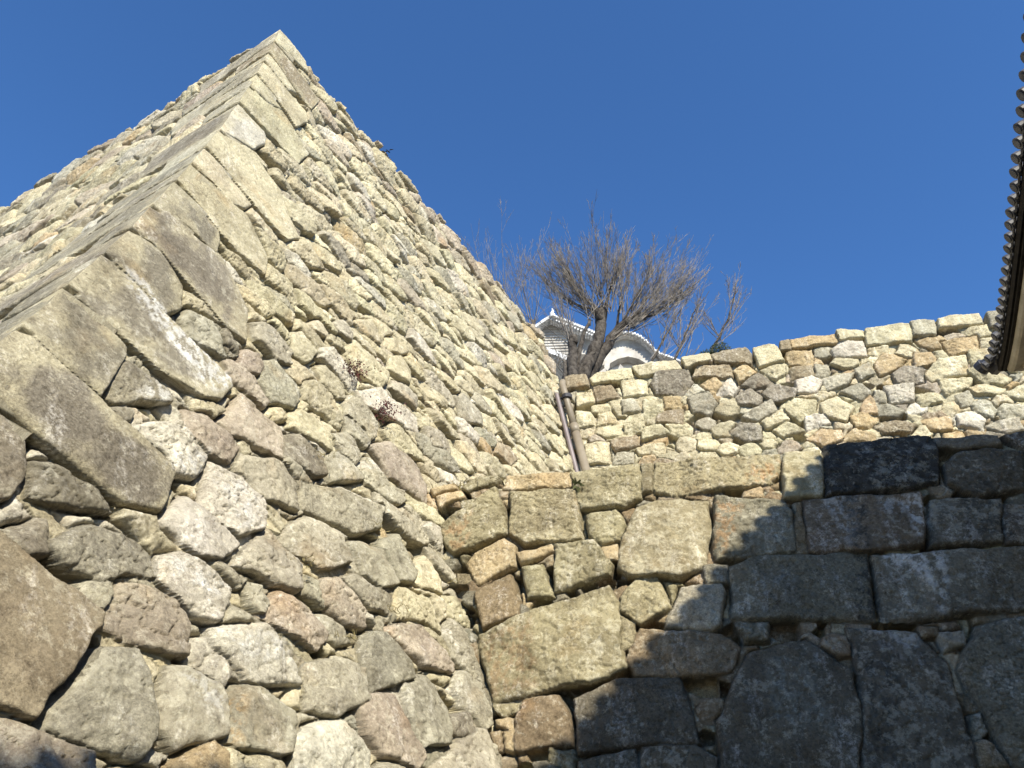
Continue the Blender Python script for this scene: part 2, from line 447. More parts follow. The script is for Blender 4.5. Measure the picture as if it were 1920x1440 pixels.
def build_stones(thing_o, chunks, nall, name_of, limit, rest_name, tagf=None):
    """chunks: list of (P,F,S,T4) sharing stone ids"""
    wsum = sum(visible_weight(P, F, S, nall) for P, F, S, T4 in chunks)
    groups = {}
    order = [k for k in np.argsort(-wsum) if wsum[k] > 0]
    chosen = []; cnt = {}
    for k in order:
        nm = name_of(k)
        if cnt.get(nm, 0) < limit.get(nm, 0):
            cnt[nm] = cnt.get(nm, 0) + 1; chosen.append(k)
    lut = np.full(nall, -1); lut[chosen] = np.arange(len(chosen))
    def make(name, sel):
        VV = []; FF = []; AA_ = []; off = 0
        for (P, F, S, T4), m in zip(chunks, sel):
            f = F[m]
            if not len(f): continue
            u, inv = np.unique(f, return_inverse=True)
            VV.append(P[u]); AA_.append(T4[u]); FF.append(inv.reshape(f.shape) + off); off += len(u)
        if not VV: return None
        VV, FF, AA_ = np.concatenate(VV), np.concatenate(FF), np.concatenate(AA_)
        u, i0, iv = np.unique(np.round(VV, 4), axis=0, return_index=True, return_inverse=True)
        return mesh_obj(name, VV[i0], iv.ravel()[FF], M_STONE, thing_o, True, AA_[i0])
    # a stone is its largest connected patch; stray slivers go with the small stones
    keep = [np.full(len(S), -1) for P, F, S, T4 in chunks]
    for ci, (P, F, S, T4) in enumerate(chunks):
        o_ = np.argsort(S, kind='stable'); b = np.searchsorted(S[o_], np.arange(nall+1))
        for k in chosen:
            fi = o_[b[k]:b[k+1]]
            if not len(fi): continue
            u, iv = np.unique(F[fi], return_inverse=True); f = iv.reshape(-1, 4); lab = np.arange(len(u))
            while True:
                m = lab[f].min(1); new = lab.copy()
                for c in range(4): np.minimum.at(new, f[:, c], m)
                new = new[new]
                if (new == lab).all(): break
                lab = new
            fl = lab[f[:, 0]]; v, c = np.unique(fl, return_counts=True)
            keep[ci][fi[fl == v[np.argmax(c)]]] = k
    for k in chosen:
        make(name_of(k), [kp_ == k for kp_ in keep])
    o = make(rest_name, [kp_ < 0 for kp_ in keep])
    if o: o['kind'] = 'stuff'

def close_top(P, F, S, T4, back):
    """extrude the open rim of a stone sheet backwards so that stones have depth behind the face"""
    e = np.concatenate([F[:,[0,1]], F[:,[1,2]], F[:,[2,3]], F[:,[3,0]]]); s = np.concatenate([S]*4)
    key = np.sort(e, 1); _, inv, c = np.unique(key, axis=0, return_inverse=True, return_counts=True)
    m = c[inv.ravel()] == 1
    e = e[m]; s = s[m]
    n = len(P)
    u, iv = np.unique(e, return_inverse=True); iv = iv.reshape(e.shape)
    P2 = np.concatenate([P, P[u] + back]); T2 = np.concatenate([T4, T4[u]])
    F2 = np.stack([e[:,1], e[:,0], n + iv[:,0], n + iv[:,1]], -1)
    return P2, np.concatenate([F, F2]), np.concatenate([S, s]), T2

# ================================================================== TRACED STONES (photo pixels -> wall faces)
# quoins of the corner: outline on the right-hand face; first two points lie on the arris (top, bottom)
QUOIN = [
 ('v',[(525,57),(516,82),(577,136),(574,117)]), ('b',[(516,84),(507,103),(545,160),(582,206),(598,190),(572,153)]),
 ('v',[(506,105),(496,118),(535,168),(556,178)]), ('y',[(495,119),(482,140),(520,190),(553,238),(575,230),(572,208),(535,167)]),
 ('y',[(481,142),(469,164),(505,203),(527,205)]), ('y',[(468,166),(448,193),(500,248),(557,307),(578,290),(527,208)]),
 ('w',[(446,195),(414,247),(471,281),(494,271),(494,248)]), ('y',[(413,249),(397,289),(466,380),(480,395),(536,450),(560,448),(523,355),(474,285)]),
 ('v',[(395,292),(363,313),(433,382),(458,393),(470,384)]), ('v',[(362,315),(340,350),(407,432),(452,478),(495,515),(500,478),(456,400),(430,383),(396,343)]),
 ('q',[(337,353),(287,392),(314,398),(380,456),(403,475),(410,465),(408,435)]),
 ('q',[(285,394),(246,430),(296,470),(325,505),(420,607),(462,640),(467,580),(412,480),(380,460),(314,402)]),
 ('q',[(244,433),(194,477),(285,566),(307,590),(340,578),(340,540),(296,474)]),
 ('q',[(192,479),(121,538),(217,625),(300,695),(380,745),(412,748),(433,728),(430,710),(375,655),(285,570)]),
 ('q',[(118,543),(39,619),(140,708),(187,745),(200,720),(232,668),(232,652),(180,592)]),
 ('d',[(37,621),(-75,728),(0,752),(63,813),(233,945),(300,957),(323,890),(323,873),(187,750),(140,712)]),
]
def z9(P): return [(400+x/4.8, 600+y/4.8) for x, y in P]
BS = [('d',[(-70,740),(0,766),(57,830),(53,863),(20,933),(-80,960)]), ('d',[(65,866),(105,870),(190,915),(225,958),(160,950),(62,935)]),
 ('q',[(232,673),(262,690),(320,725),(322,752),(217,752),(207,745),(217,705)]), ('g',[(340,595),(355,580),(420,612),(450,665),(420,672),(350,632)]), ('d',[(190,757),(250,767),(247,783),(227,788)]),
 ('w',[(240,800),(340,790),(390,853),(387,877),(367,897),(323,887),(310,857)]), ('p',[(353,767),(400,780),(450,840),(430,863),(393,850),(350,810)]),
 ('p',[(457,738),(530,800),(527,857),(437,817),(417,793)]), ('w',[(400,867),(457,890),(490,935),(492,990),(455,1003),(420,985),(385,945)]),
 ('g',[(453,853),(527,863),(567,910),(567,957),(493,933),(447,880)]), ('w',[(305,975),(360,928),(400,960),(455,1020),(413,1043),(375,1038),(310,985)]),
 ('g',[(443,1057),(507,993),(563,1060),(563,1107),(520,1093),(490,1070)]), ('g',[(540,993),(583,967),(640,995),(655,1055),(600,1067),(535,1020)]),
 ('w',[(313,1040),(350,1037),(443,1100),(437,1133),(410,1167),(370,1150),(303,1087)]), ('d',[(10,990),(90,977),(97,1036),(57,1040)]),
 ('m',[(99,1023),(173,980),(260,1010),(293,1037),(290,1077),(187,1083),(120,1057)]), ('b',[(-60,970),(0,1003),(93,1083),(187,1147),(183,1173),(63,1347),(0,1325),(-60,1310)]),
 ('g',[(160,1093),(207,1093),(210,1110),(190,1138),(153,1117)]), ('p',[(227,1097),(333,1113),(353,1147),(360,1230),(263,1207),(187,1173)]),
 ('m',[(210,1223),(260,1220),(297,1343),(293,1380),(270,1427),(87,1370),(103,1327)]), ('g',[(320,1253),(353,1250),(413,1287),(430,1337),(423,1377),(343,1407),(307,1360)]),
 ('w',[(403,1177),(500,1173),(563,1243),(570,1283),(463,1273),(410,1213)]), ('p',[(493,1157),(527,1103),(567,1127),(620,1190),(600,1217),(553,1193)]),
 ('g',[(447,1290),(500,1287),(557,1327),(550,1410),(520,1410),(467,1397),(430,1387)]), ('g',[(577,1253),(640,1228),(690,1250),(690,1315),(640,1345),(590,1330)]),
 ('w',[(560,1387),(600,1357),(645,1350),(703,1410),(703,1470),(560,1470)]), ('p',[(-60,1335),(0,1350),(37,1357),(175,1412),(175,1470),(-60,1470)]),
 ('o',[(333,1440),(407,1393),(430,1410),(430,1460),(340,1465)]), ('g',[(460,1090),(500,1093),(507,1120),(497,1157),(477,1137)]),
 ('g',[(420,1167),(440,1133),(490,1167)]), ('g',[(400,1053),(413,1045),(460,1085),(453,1100)]),
 ('p',[(610,1090),(640,1083),(690,1145),(690,1178),(655,1170),(617,1130)]), ('g',[(647,1083),(673,1079),(740,1118),(738,1147),(700,1137)]),
 ('g',[(660,1017),(683,1010),(727,1033),(747,1093),(713,1100),(683,1077)]), ('g',[(575,902),(640,915),(718,950),(718,990),(670,1000),(580,955)]),
 ('y',[(743,1103),(763,1100),(810,1123),(830,1167),(827,1190),(793,1160),(750,1157)]), ('m',[(687,1190),(727,1187),(770,1237),(773,1267),(707,1297),(693,1267)]),
 ('p',[(737,1180),(750,1170),(787,1173),(857,1247),(853,1263),(800,1247)]), ('m',[(760,1283),(807,1263),(847,1327),(847,1390),(797,1403),(767,1343)]),
 ('p',[(673,1327),(697,1303),(737,1300),(797,1420),(780,1437),(727,1420),(693,1377)]), ('g',[(830,1190),(847,1160),(880,1183),(907,1237),(897,1277),(853,1233)]),
 ('g',[(857,1267),(873,1257),(923,1310),(923,1350),(910,1367),(873,1323)]), ('y',[(833,1117),(853,1117),(890,1160),(897,1187),(843,1153)]),
 ('y',[(783,1060),(800,1043),(827,1077),(830,1118),(775,1090)]), ('g',[(823,1440),(887,1368),(910,1368),(933,1440),(933,1470),(820,1470)]),
 ('d',[(850,1343),(880,1337),(887,1366),(877,1390),(850,1373)]), ('g',[(717,1017),(750,1000),(780,1070),(770,1093),(752,1087)]),
 ('w',[(667,733),(717,727),(787,780),(787,807),(740,792),(683,762)]), ('y',[(647,653),(673,637),(730,693),(720,730),(673,697)]),
 ('y',[(717,807),(740,793),(800,847),(797,867),(740,843)]), ('p',[(693,837),(727,827),(783,867),(807,913),(803,947),(733,893)]),
 ('g',[(673,880),(693,857),(730,903),(770,937),(740,947),(690,910)]), ('g',[(850,743),(870,737),(903,777),(907,800),(873,787)]),
 ('b',[(930,827),(957,837),(970,860),(957,873),(933,850)]), ('g',[(800,800),(837,813),(847,850),(807,833)]),
 ('d',[(565,815),(600,850),(615,890),(585,890),(535,850),(540,815)]),
 ('q',z9([(0,20),(110,70),(240,250),(220,330),(0,290)])), ('g',z9([(340,20),(440,20),(560,50),(730,290),(710,390),(560,350),(380,180)])), ('v',z9([(720,110),(800,95),(960,300),(830,385),(720,290)])),
 ('p',z9([(240,300),(310,260),(410,300),(450,390),(420,480),(280,440)])), ('p',z9([(100,370),(190,350),(290,440),(400,500),(520,740),(470,770),(270,600),(170,560)])), ('m',z9([(450,380),(560,350),(640,470),(800,680),(720,790),(530,740),(450,540)])),
 ('w',z9([(940,340),(960,260),(1070,250),(1280,450),(1310,600),(1260,630),(1130,500)])), ('v',z9([(830,560),(900,540),(1060,680),(1180,860),(1190,980),(1050,880),(840,700)])), ('v',z9([(920,420),(1000,400),(1170,600),(1190,700),(1130,720),(980,560)])),
 ('g',z9([(1200,740),(1240,670),(1300,700),(1480,950),(1480,1050),(1430,1090),(1210,860)])), ('g',z9([(1180,880),(1240,872),(1400,990),(1425,1100),(1380,1150),(1230,1020)])), ('y',z9([(700,850),(760,790),(920,870),(1050,1000),(1120,1170),(1040,1170),(860,1060),(710,960)])),
 ('g',z9([(1060,1030),(1180,1010),(1290,1090),(1330,1210),(1300,1310),(1160,1180)])), ('g',z9([(1010,1260),(1100,1190),(1220,1240),(1400,1440),(1100,1450)])), ('w',z9([(1310,1320),(1420,1230),(1550,1370),(1500,1420),(1400,1400)])),
 ('y',z9([(1270,0),(1440,0),(1530,180),(1490,210),(1330,80)])), ('y',z9([(1560,160),(1630,140),(1750,300),(1700,330),(1560,230)])), ('y',z9([(1590,330),(1700,330),(1780,480),(1760,580),(1600,430)])), ('g',z9([(1080,20),(1200,0),(1260,130),(1230,180),(1110,90)])),
 ('v',z9([(860,30),(960,0),(1060,120),(1010,150),(900,80)])), ('g',z9([(1630,540),(1740,560),(1840,680),(1860,820),(1700,700),(1600,600)])), ('v',z9([(240,1150),(290,1110),(350,1130),(340,1190),(270,1200)]))]
CS = [('o',[(807,917),(853,907),(857,915),(813,930)]), ('c',[(867,917),(897,893),(940,890),(927,907),(880,923)]), ('o',[(820,932),(867,921),(870,933),(827,953)]),
 ('o',[(948,893),(1066,885),(1068,912),(942,920)]), ('c',[(830,990),(880,950),(927,913),(942,950),(953,1003),(853,1040),(833,1020)]),
 ('c',[(957,925),(1082,918),(1085,950),(1093,1013),(987,1023),(958,1005)]), ('c',[(1071,887),(1200,870),(1202,935),(1170,952),(1087,957)]),
 ('c',[(1097,965),(1155,958),(1173,980),(1163,1013),(1130,1025),(1107,1007)]), ('c',[(1205,873),(1223,870),(1222,923),(1203,927)]),
 ('c',[(1227,867),(1460,853),(1462,895),(1440,910),(1270,930),(1227,925)]), ('c',[(1195,955),(1280,937),(1325,942),(1332,1000),(1322,1060),(1275,1087),(1180,1083),(1160,1070),(1165,1010)]),
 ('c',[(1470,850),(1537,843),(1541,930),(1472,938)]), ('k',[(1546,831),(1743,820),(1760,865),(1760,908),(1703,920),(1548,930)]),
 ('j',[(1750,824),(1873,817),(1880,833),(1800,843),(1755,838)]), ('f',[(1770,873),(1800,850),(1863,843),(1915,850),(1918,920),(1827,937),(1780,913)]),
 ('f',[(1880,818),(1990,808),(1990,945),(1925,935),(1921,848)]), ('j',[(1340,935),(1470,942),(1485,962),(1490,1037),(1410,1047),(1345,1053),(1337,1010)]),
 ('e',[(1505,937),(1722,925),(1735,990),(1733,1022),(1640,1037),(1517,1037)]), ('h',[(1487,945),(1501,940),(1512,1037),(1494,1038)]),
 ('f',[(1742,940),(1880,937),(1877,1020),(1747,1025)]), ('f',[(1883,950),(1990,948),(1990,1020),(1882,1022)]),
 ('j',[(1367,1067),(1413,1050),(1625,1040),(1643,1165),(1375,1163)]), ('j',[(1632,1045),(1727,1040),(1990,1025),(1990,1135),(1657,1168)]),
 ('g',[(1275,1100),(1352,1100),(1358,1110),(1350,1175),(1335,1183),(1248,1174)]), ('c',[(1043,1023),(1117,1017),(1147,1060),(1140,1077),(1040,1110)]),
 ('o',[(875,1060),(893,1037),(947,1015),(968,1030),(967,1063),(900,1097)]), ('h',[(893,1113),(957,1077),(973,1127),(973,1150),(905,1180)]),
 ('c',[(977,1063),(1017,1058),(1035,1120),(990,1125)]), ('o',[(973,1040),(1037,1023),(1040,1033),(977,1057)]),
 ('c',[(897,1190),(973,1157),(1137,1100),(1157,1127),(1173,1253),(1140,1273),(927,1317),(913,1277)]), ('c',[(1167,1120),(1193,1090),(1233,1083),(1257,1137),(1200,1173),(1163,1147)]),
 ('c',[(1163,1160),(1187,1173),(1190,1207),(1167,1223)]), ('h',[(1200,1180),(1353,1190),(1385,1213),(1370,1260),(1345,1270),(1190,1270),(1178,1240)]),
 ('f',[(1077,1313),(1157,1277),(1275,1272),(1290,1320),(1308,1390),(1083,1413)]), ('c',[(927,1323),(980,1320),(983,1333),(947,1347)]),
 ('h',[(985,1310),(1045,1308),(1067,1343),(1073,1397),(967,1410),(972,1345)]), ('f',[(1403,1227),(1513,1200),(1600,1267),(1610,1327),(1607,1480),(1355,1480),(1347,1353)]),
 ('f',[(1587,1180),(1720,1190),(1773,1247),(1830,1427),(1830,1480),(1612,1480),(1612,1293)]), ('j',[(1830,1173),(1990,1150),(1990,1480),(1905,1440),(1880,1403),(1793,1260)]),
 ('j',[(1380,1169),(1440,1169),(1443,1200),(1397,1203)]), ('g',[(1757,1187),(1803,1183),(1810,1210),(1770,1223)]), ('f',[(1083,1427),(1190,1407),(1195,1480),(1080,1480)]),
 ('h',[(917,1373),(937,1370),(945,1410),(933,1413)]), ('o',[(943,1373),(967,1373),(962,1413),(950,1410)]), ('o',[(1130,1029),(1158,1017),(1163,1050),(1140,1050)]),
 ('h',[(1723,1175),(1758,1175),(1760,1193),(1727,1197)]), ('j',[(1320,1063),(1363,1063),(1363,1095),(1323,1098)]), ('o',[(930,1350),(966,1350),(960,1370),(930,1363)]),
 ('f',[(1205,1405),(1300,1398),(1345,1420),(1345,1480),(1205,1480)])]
# mineral streaks and lichen patches with outlines of their own
WL, DK, BR = (.60,.59,.55), (.05,.05,.045), (.30,.20,.11)
STAIN_B = [([(222,500),(260,520),(300,575),(430,700),(432,730),(395,735),(345,680),(290,620),(235,540)], WL, .9), ([(255,740),(300,700),(320,750),(300,760)], WL, .7),
 ([(300,880),(325,850),(390,840),(385,890)], WL, .8), ([(400,890),(460,900),(490,990),(440,990)], WL, .6), ([(410,1180),(560,1190),(560,1240),(450,1240)], WL, .6), ([(330,1260),(400,1270),(420,1330),(380,1330)], WL, .6),
 ([(330,1040),(440,1100),(400,1120),(320,1080)], WL, .7), ([(430,1310),(455,1300),(455,1400),(435,1395)], (.45,.31,.15), .8)]
STAIN_C = [([(1698,930),(1736,930),(1740,990),(1722,1016),(1703,990)], WL, .75), ([(1655,1043),(1762,1041),(1775,1060),(1770,1110),(1775,1155),(1755,1155),(1744,1105),(1715,1075),(1660,1066)], WL, .7),
 ([(1540,935),(1605,930),(1608,1010),(1590,1034),(1565,985)], WL, .5), ([(1640,926),(1695,926),(1692,968),(1650,972)], WL, .5), ([(1640,1183),(1718,1192),(1716,1222),(1650,1216)], WL, .5),
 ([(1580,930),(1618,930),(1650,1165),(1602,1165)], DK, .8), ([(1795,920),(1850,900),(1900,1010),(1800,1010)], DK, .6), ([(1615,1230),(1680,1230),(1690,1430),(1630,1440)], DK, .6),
 ([(1400,880),(1462,865),(1462,895),(1440,910),(1395,915)], (.36,.23,.115), .8), ([(1340,945),(1395,950),(1360,1040),(1338,1040)], BR, .8), ([(905,1200),(1000,1160),(1010,1290),(920,1310)], BR, .5),
 ([(835,1000),(890,960),(880,1030),(850,1038)], (.36,.23,.12), .6), ([(1430,1240),(1530,1240),(1560,1380),(1450,1350)], (.22,.23,.2), .5), ([(1420,1080),(1480,1070),(1500,1140),(1430,1150)], (.26,.27,.25), .5)]
def z6(P): return [(1280+x/3, 480+y/3) for x, y in P]
def z4(P): return [(640+x/3, 480+y/3) for x, y in P]
DCAP = [('b',[(1061,711),(1098,709),(1103,727),(1063,733)]), ('y',[(1107,715),(1120,703),(1183,696),(1187,713),(1113,723)]), ('y',[(1187,693),(1267,679),(1275,693),(1200,710)]),
 ('y',[(1278,677),(1330,667),(1333,677),(1287,693)]), ('b',[(1336,668),(1397,657),(1408,667),(1407,687),(1340,682)]), ('y',[(1413,657),(1450,651),(1470,680),(1423,690)]),
 ('b',[(1463,645),(1480,642),(1482,660),(1463,662)]), ('o',[(1484,643),(1567,632),(1570,645),(1487,657)]), ('y',[(1570,628),(1617,623),(1618,633),(1573,643)]),
 ('y',[(1622,622),(1702,613),(1707,643),(1627,650)]), ('g',[(1707,610),(1750,605),(1753,630),(1710,633)]), ('y',[(1757,606),(1833,591),(1840,607),(1760,623)]),
 ('m',[(1850,589),(1878,586),(1878,612),(1855,617)]), ('g',[(1880,600),(2010,580),(2010,612),(1880,618)])]
DS = [('b',z6([(60,685),(90,622),(270,622),(275,690)])), ('o',z6([(290,660),(340,615),(415,660),(320,710)])), ('o',z6([(580,560),(720,532),(725,620),(600,620)])),
 ('w',z6([(840,540),(880,492),(1010,492),(1030,570),(860,570)])), ('y',z6([(440,650),(590,605),(590,650),(520,700)])), ('y',z6([(1360,670),(1440,590),(1580,570),(1600,660),(1400,710)])),
 ('o',z6([(1450,490),(1650,460),(1660,530),(1520,560)])), ('y',z6([(1600,650),(1700,640),(1850,690),(1800,720),(1700,720)])), ('y',z6([(1440,705),(1620,692),(1600,740),(1480,780)])),
 ('d',z6([(1180,670),(1240,630),(1350,640),(1350,710),(1210,725)])), ('o',z6([(1080,620),(1130,560),(1260,590),(1180,650),(1110,680)])), ('y',z6([(550,860),(600,810),(750,820),(740,890),(660,940)])),
 ('g',z6([(340,900),(500,820),(530,870),(420,930)])), ('y',z6([(440,940),(560,862),(600,930),(480,980)])), ('m',z6([(30,800),(140,770),(190,830),(150,890),(60,890)])),
 ('d',z6([(300,790),(380,755),(450,800),(430,840),(320,840)])), ('d',z6([(330,730),(430,670),(510,720),(410,755)])), ('d',z6([(450,780),(480,730),(640,762),(620,810),(520,830)])),
 ('w',z6([(640,710),(720,680),(790,710),(740,770),(650,780)])), ('g',z6([(790,690),(960,660),(920,730),(820,760)])), ('o',z6([(1300,560),(1400,540),(1430,600),(1310,640)])),
 ('m',z6([(890,770),(1000,720),(1060,780),(1000,820)])), ('y',z6([(780,830),(870,790),(960,860),(910,940),(800,900)])), ('o',z6([(1000,860),(1050,790),(1100,890),(1020,900)])),
 ('w',z6([(1140,740),(1290,720),(1300,820),(1170,830)])), ('y',z6([(1310,790),(1430,780),(1450,820),(1350,850)])), ('o',z6([(940,910),(1020,892),(1100,910),(1050,970),(970,970)])),
 ('b',z6([(1080,960),(1180,920),(1310,960),(1280,1000),(1130,1000)])), ('o',z6([(1350,930),(1500,910),(1510,980),(1400,980)])), ('w',z6([(1540,900),(1640,882),(1700,920),(1680,980),(1560,960)])),
 ('g',z6([(1700,960),(1880,920),(1910,980),(1820,1000)])), ('m',z6([(1620,830),(1700,810),(1770,870),(1740,910),(1640,878)])), ('w',z6([(680,910),(800,900),(830,940),(700,980)])),
 ('o',z6([(700,1030),(780,980),(890,990),(890,1040),(790,1080)])), ('y',z6([(510,985),(580,942),(680,990),(560,1020)])), ('d',z6([(270,1000),(320,940),(440,970),(440,1040),(350,1050)])),
 ('g',z6([(970,640),(1040,610),(1080,670),(1000,700)])), ('b',z6([(600,640),(720,622),(735,670),(610,700)])), ('o',z6([(100,730),(190,690),(220,740),(170,780)])), ('w',z6([(200,780),(260,690),(305,750),(280,790)])),
 ('y',z6([(1600,540),(1720,530),(1730,600),(1640,630)])), ('y',z6([(1610,750),(1700,725),(1810,740),(1780,780),(1650,780)])), ('g',z6([(1540,790),(1600,770),(1640,840),(1570,860)])),
 ('g',z6([(1760,880),(1800,840),(1920,850),(1930,910),(1800,920)])), ('o',z6([(900,1040),(960,980),(1080,1020),(1070,1050)])), ('m',z6([(1090,840),(1150,840),(1240,880),(1200,910),(1110,900)])),
 ('y',z4([(1580,710),(1710,708),(1720,780),(1590,800)])), ('d',[(1220,723),(1233,703),(1290,697),(1300,717),(1280,740),(1230,740)]), ('b',z4([(1420,740),(1520,733),(1560,800),(1440,830)])),
 ('g',z4([(1580,822),(1640,812),(1680,870),(1590,890)])), ('y',z4([(1450,900),(1520,880),(1560,940),(1440,960)])), ('y',z4([(1590,960),(1620,905),(1700,890),(1700,990),(1600,1000)])),
 ('b',z4([(1780,890),(1920,860),(1920,950),(1780,940)])), ('b',z4([(1520,1050),(1660,1012),(1680,1060),(1540,1100)])), ('y',z4([(1320,880),(1410,880),(1420,960),(1340,970)])),
 ('y',z4([(1330,780),(1410,772),(1420,830),(1330,845)])), ('y',z4([(1380,1070),(1500,1050),(1510,1170),(1390,1170)])), ('y',z4([(1690,965),(1800,952),(1840,1000),(1700,1040)])),
 ('y',z4([(1660,1090),(1810,1055),(1820,1110),(1680,1120)])), ('g',z4([(1550,1112),(1640,1102),(1640,1170),(1530,1180)])), ('y',z4([(1700,820),(1800,815),(1810,890),(1710,920)])),
 ('o',z4([(1820,800),(1900,800),(1910,860),(1830,860)])), ('y',z4([(1410,850),(1500,835),(1515,870),(1420,890)]))]

# ================================================================== BASTION (faces A and B)
bastion = thing('stone_bastion', tuple(np.append(corner_xy(-1.6), -1.6)),
                'tall sunlit stone bastion with a sharp corner of long cut blocks', 'stone wall')
# shared row heights
def rows(z0, z1, s0, s1):
    z = [z0]
    while z[-1] < z1: z.append(z[-1] + s0 + (s1-s0)*max(0, min(1, (z[-1])/12.0)))
    return np.array(z)
zr = rows(-1.6, ZT + 0.1, 0.012, 0.026)
XE = hit_curved((1022, 632), nB); sE = (XE - T) @ uB
cs = [0.0]
while cs[-1] < sE + 4.2: cs.append(cs[-1] + 0.0105 + 0.0013*cs[-1])
cs = np.array(cs)
Zg, Sp = np.meshgrid(zr, cs, indexing='ij')
Sg = Sp + sc_of(zr, uB)[:, None]
UB, VB = Sg, z2v(Zg)
def BPos(S, Z): return T + S[..., None]*uB + bat(Z)[..., None]*nB + np.stack([0*Z, 0*Z, Z-ZT], -1)
polysB = []
qz = []
for t_, P in QUOIN:
    uv = [uv_B(p) for p in P if True]
    zt_, zb_ = v2z(uv[0][1]), v2z(uv[1][1])
    qz.append((zt_, zb_, max(u for u, v in uv) - uv[0][0]))
    d0 = np.array(uv[0]); d1 = np.array(uv[1]); e = np.array([0.6, 0.16])
    pp = [tuple(d0 - e), tuple(d1 - e)] + [tuple(d1)] + [tuple(x) for x in uv[2:]] + [tuple(d0)]
    polysB.append(dict(P=pp, tint=t_, D=0.095, R=0.035, rough=0.30, tilt=0.010, wob=0.35))
NQ = len(QUOIN)
for t_, P in BS:
    uv = [uv_B(p) for p in P]
    sz = min(np.ptp([u for u, v in uv]), np.ptp([v for u, v in uv]))
    polysB.append(dict(P=uv, tint=t_, D=min(0.085, 0.045 + 0.06*sz), R=min(0.04, 0.018 + 0.04*sz), rough=0.85, tilt=0.04))
polysB[NQ+16].update(rough=0.3, tilt=0.02, D=0.12); polysB[NQ].update(rough=0.4)
sidB, hB, tintB, n0B, dB = masonry(UB, VB, polysB, [(0.22, 0.31, 9000), (0.13, 0.20, 14000), (0.06, 0.10, 26000), (0.03, 0.05, 22000)], 1.75,
    {'y': 9, 'v': 4, 'g': 1.6, 'w': .8, 'p': .5, 'o': .3, 'm': .35}, 11, 0.04, None, 0.30, 1.0, 0.10, 0.85, 0.026, 0.16)
# quoins in the top half are crusted with pale lichen, upper rows of fill are browner
zc = np.zeros(len(tintB)); cn = np.bincount(sidB.ravel(), minlength=len(tintB))
zc = np.bincount(sidB.ravel(), Zg.ravel(), len(tintB)) / np.maximum(cn, 1)
rb = np.random.default_rng(5)
for k in range(n0B, len(tintB)):
    if zc[k] > 14.4 and rb.random() < 0.6:
        tintB[k, :3] = np.array(TINT[rb.choice(['b', 'p', 'p', 'v', 'g'])]) * rb.uniform(0.85, 1.2)
    if zc[k] < 5.5 and rb.random() < 0.6:
        tintB[k, :3] = np.array(TINT[rb.choice(['w', 'g', 'v', 'g'])]) * rb.uniform(0.85, 1.1)
# arris profile shared by both faces
zd = np.full(len(zr), 0.02)
he = np.zeros(len(zr))
qid = np.full(len(zr), -1)
for k, (a, b, L) in enumerate(qz):
    m = (zr <= a) & (zr > b); qid[m] = k
    dd = np.minimum(a - zr, zr - b)
    he[m] = 0.095*(1-(1-np.clip(dd[m]/0.035, 0, 1))**3.2) - 0.05*np.exp(-dd[m]/.018)
zlow = qz[-1][1]; zz = zlow
extra_q = []
rq = np.random.default_rng(3)
while zz > -1.6:
    hgt = rq.uniform(0.55, 0.8); extra_q.append((zz, zz-hgt, rq.uniform(0.8, 2.0))); zz -= hgt
for a, b, L in extra_q:
    m = (zr <= a) & (zr > b); dd = np.minimum(a - zr, zr - b)
    he[m] = 0.095*(1-(1-np.clip(dd[m]/0.035, 0, 1))**3.2) - 0.05*np.exp(-dd[m]/.018)
he += fbm(zr*2.0, zr*0+4.4, 2)*0.025 - 0.06
blB = 1 - smooth(Sp/0.11)
hB = (hB-0.045)*(1-blB) + he[:, None]*blB
# ragged top edge: every top stone ends at its own height
ztop = ZT - 0.07 + 0.08*perlin(cs*1.9, cs*0+2.2) + 0.05*np.sign(perlin(cs*2.7, cs*0+7.7))
ztop = np.where(cs < 0.9, ZT, ztop)
PB = BPos(Sg, Zg) + hB[..., None]*nB + (he[:, None]*blB)[..., None]*nA
behindC = ((PB - PC) @ nC3 < -0.9) & (Zg < ZC - 0.5)
sEnd = sE - 0.22*(ZT - Zg)*0.0
validB = (Zg <= ztop[None, :] + 0.0) & ~behindC & ((Sg < sE + 0.05*perlin(Zg*2.1, Zg*0+3)) | (Zg < 13.2))
# --- face A
csA = [0.0]
while csA[-1] < 15.0: csA.append(csA[-1] + 0.020 + 0.002*csA[-1])
csA = np.array(csA)
ZgA, SpA = np.meshgrid(zr, csA, indexing='ij')
SgA = SpA + sc_of(zr, uA)[:, None]
UA, VA = SgA, z2v(ZgA)
polysA = []
for k, (a, b, L) in enumerate(qz + extra_q):
    La = {True: rq.uniform(0.7, 1.1), False: rq.uniform(1.5, 2.3)}[L > 1.35]
    if k == 6: La = 1.9
    ua, ub = float(sc_of(a, uA)), float(sc_of(b, uA)); va, vb = float(z2v(a)), float(z2v(b)); sl = 0.17
    tt = {'y': 'g', 'v': 'm', 'w': 'd'}.get(QUOIN[k][0], QUOIN[k][0]) if k < NQ else 'd'  # quoins darker on this face: the sun's grazing angle is put into their tint
    polysA.append(dict(P=[(ua-.6, va+.6*sl), (ua+La, va-La*sl-.02), (ub+La*rq.uniform(.85, 1.1), vb-La*sl+.03), (ub-.6, vb+.6*sl)],
                       tint='d' if k == 6 else tt, D=0.095, R=0.035, rough=0.35, tilt=0.010, wob=0.35))
sidA, hA, tintA, n0A, dA = masonry(UA, VA, polysA, [(0.26, 0.36, 5000), (0.15, 0.22, 8000), (0.06, 0.10, 12000)], 1.7,
    {'y': 3, 'v': 4, 'o': .8, 'g': 4, 'p': 2.5, 'w': .6, 'q': 2.5}, 23, 0.04, None, 0.2, 0.9, 0.12, 0.8)  # greyer, darker fill mix; dimmer grazing sunlight on face A painted into stone colour
blA = 1 - smooth(SpA/0.11)
hA = (hA-0.045)*(1-blA) + he[:, None]*blA
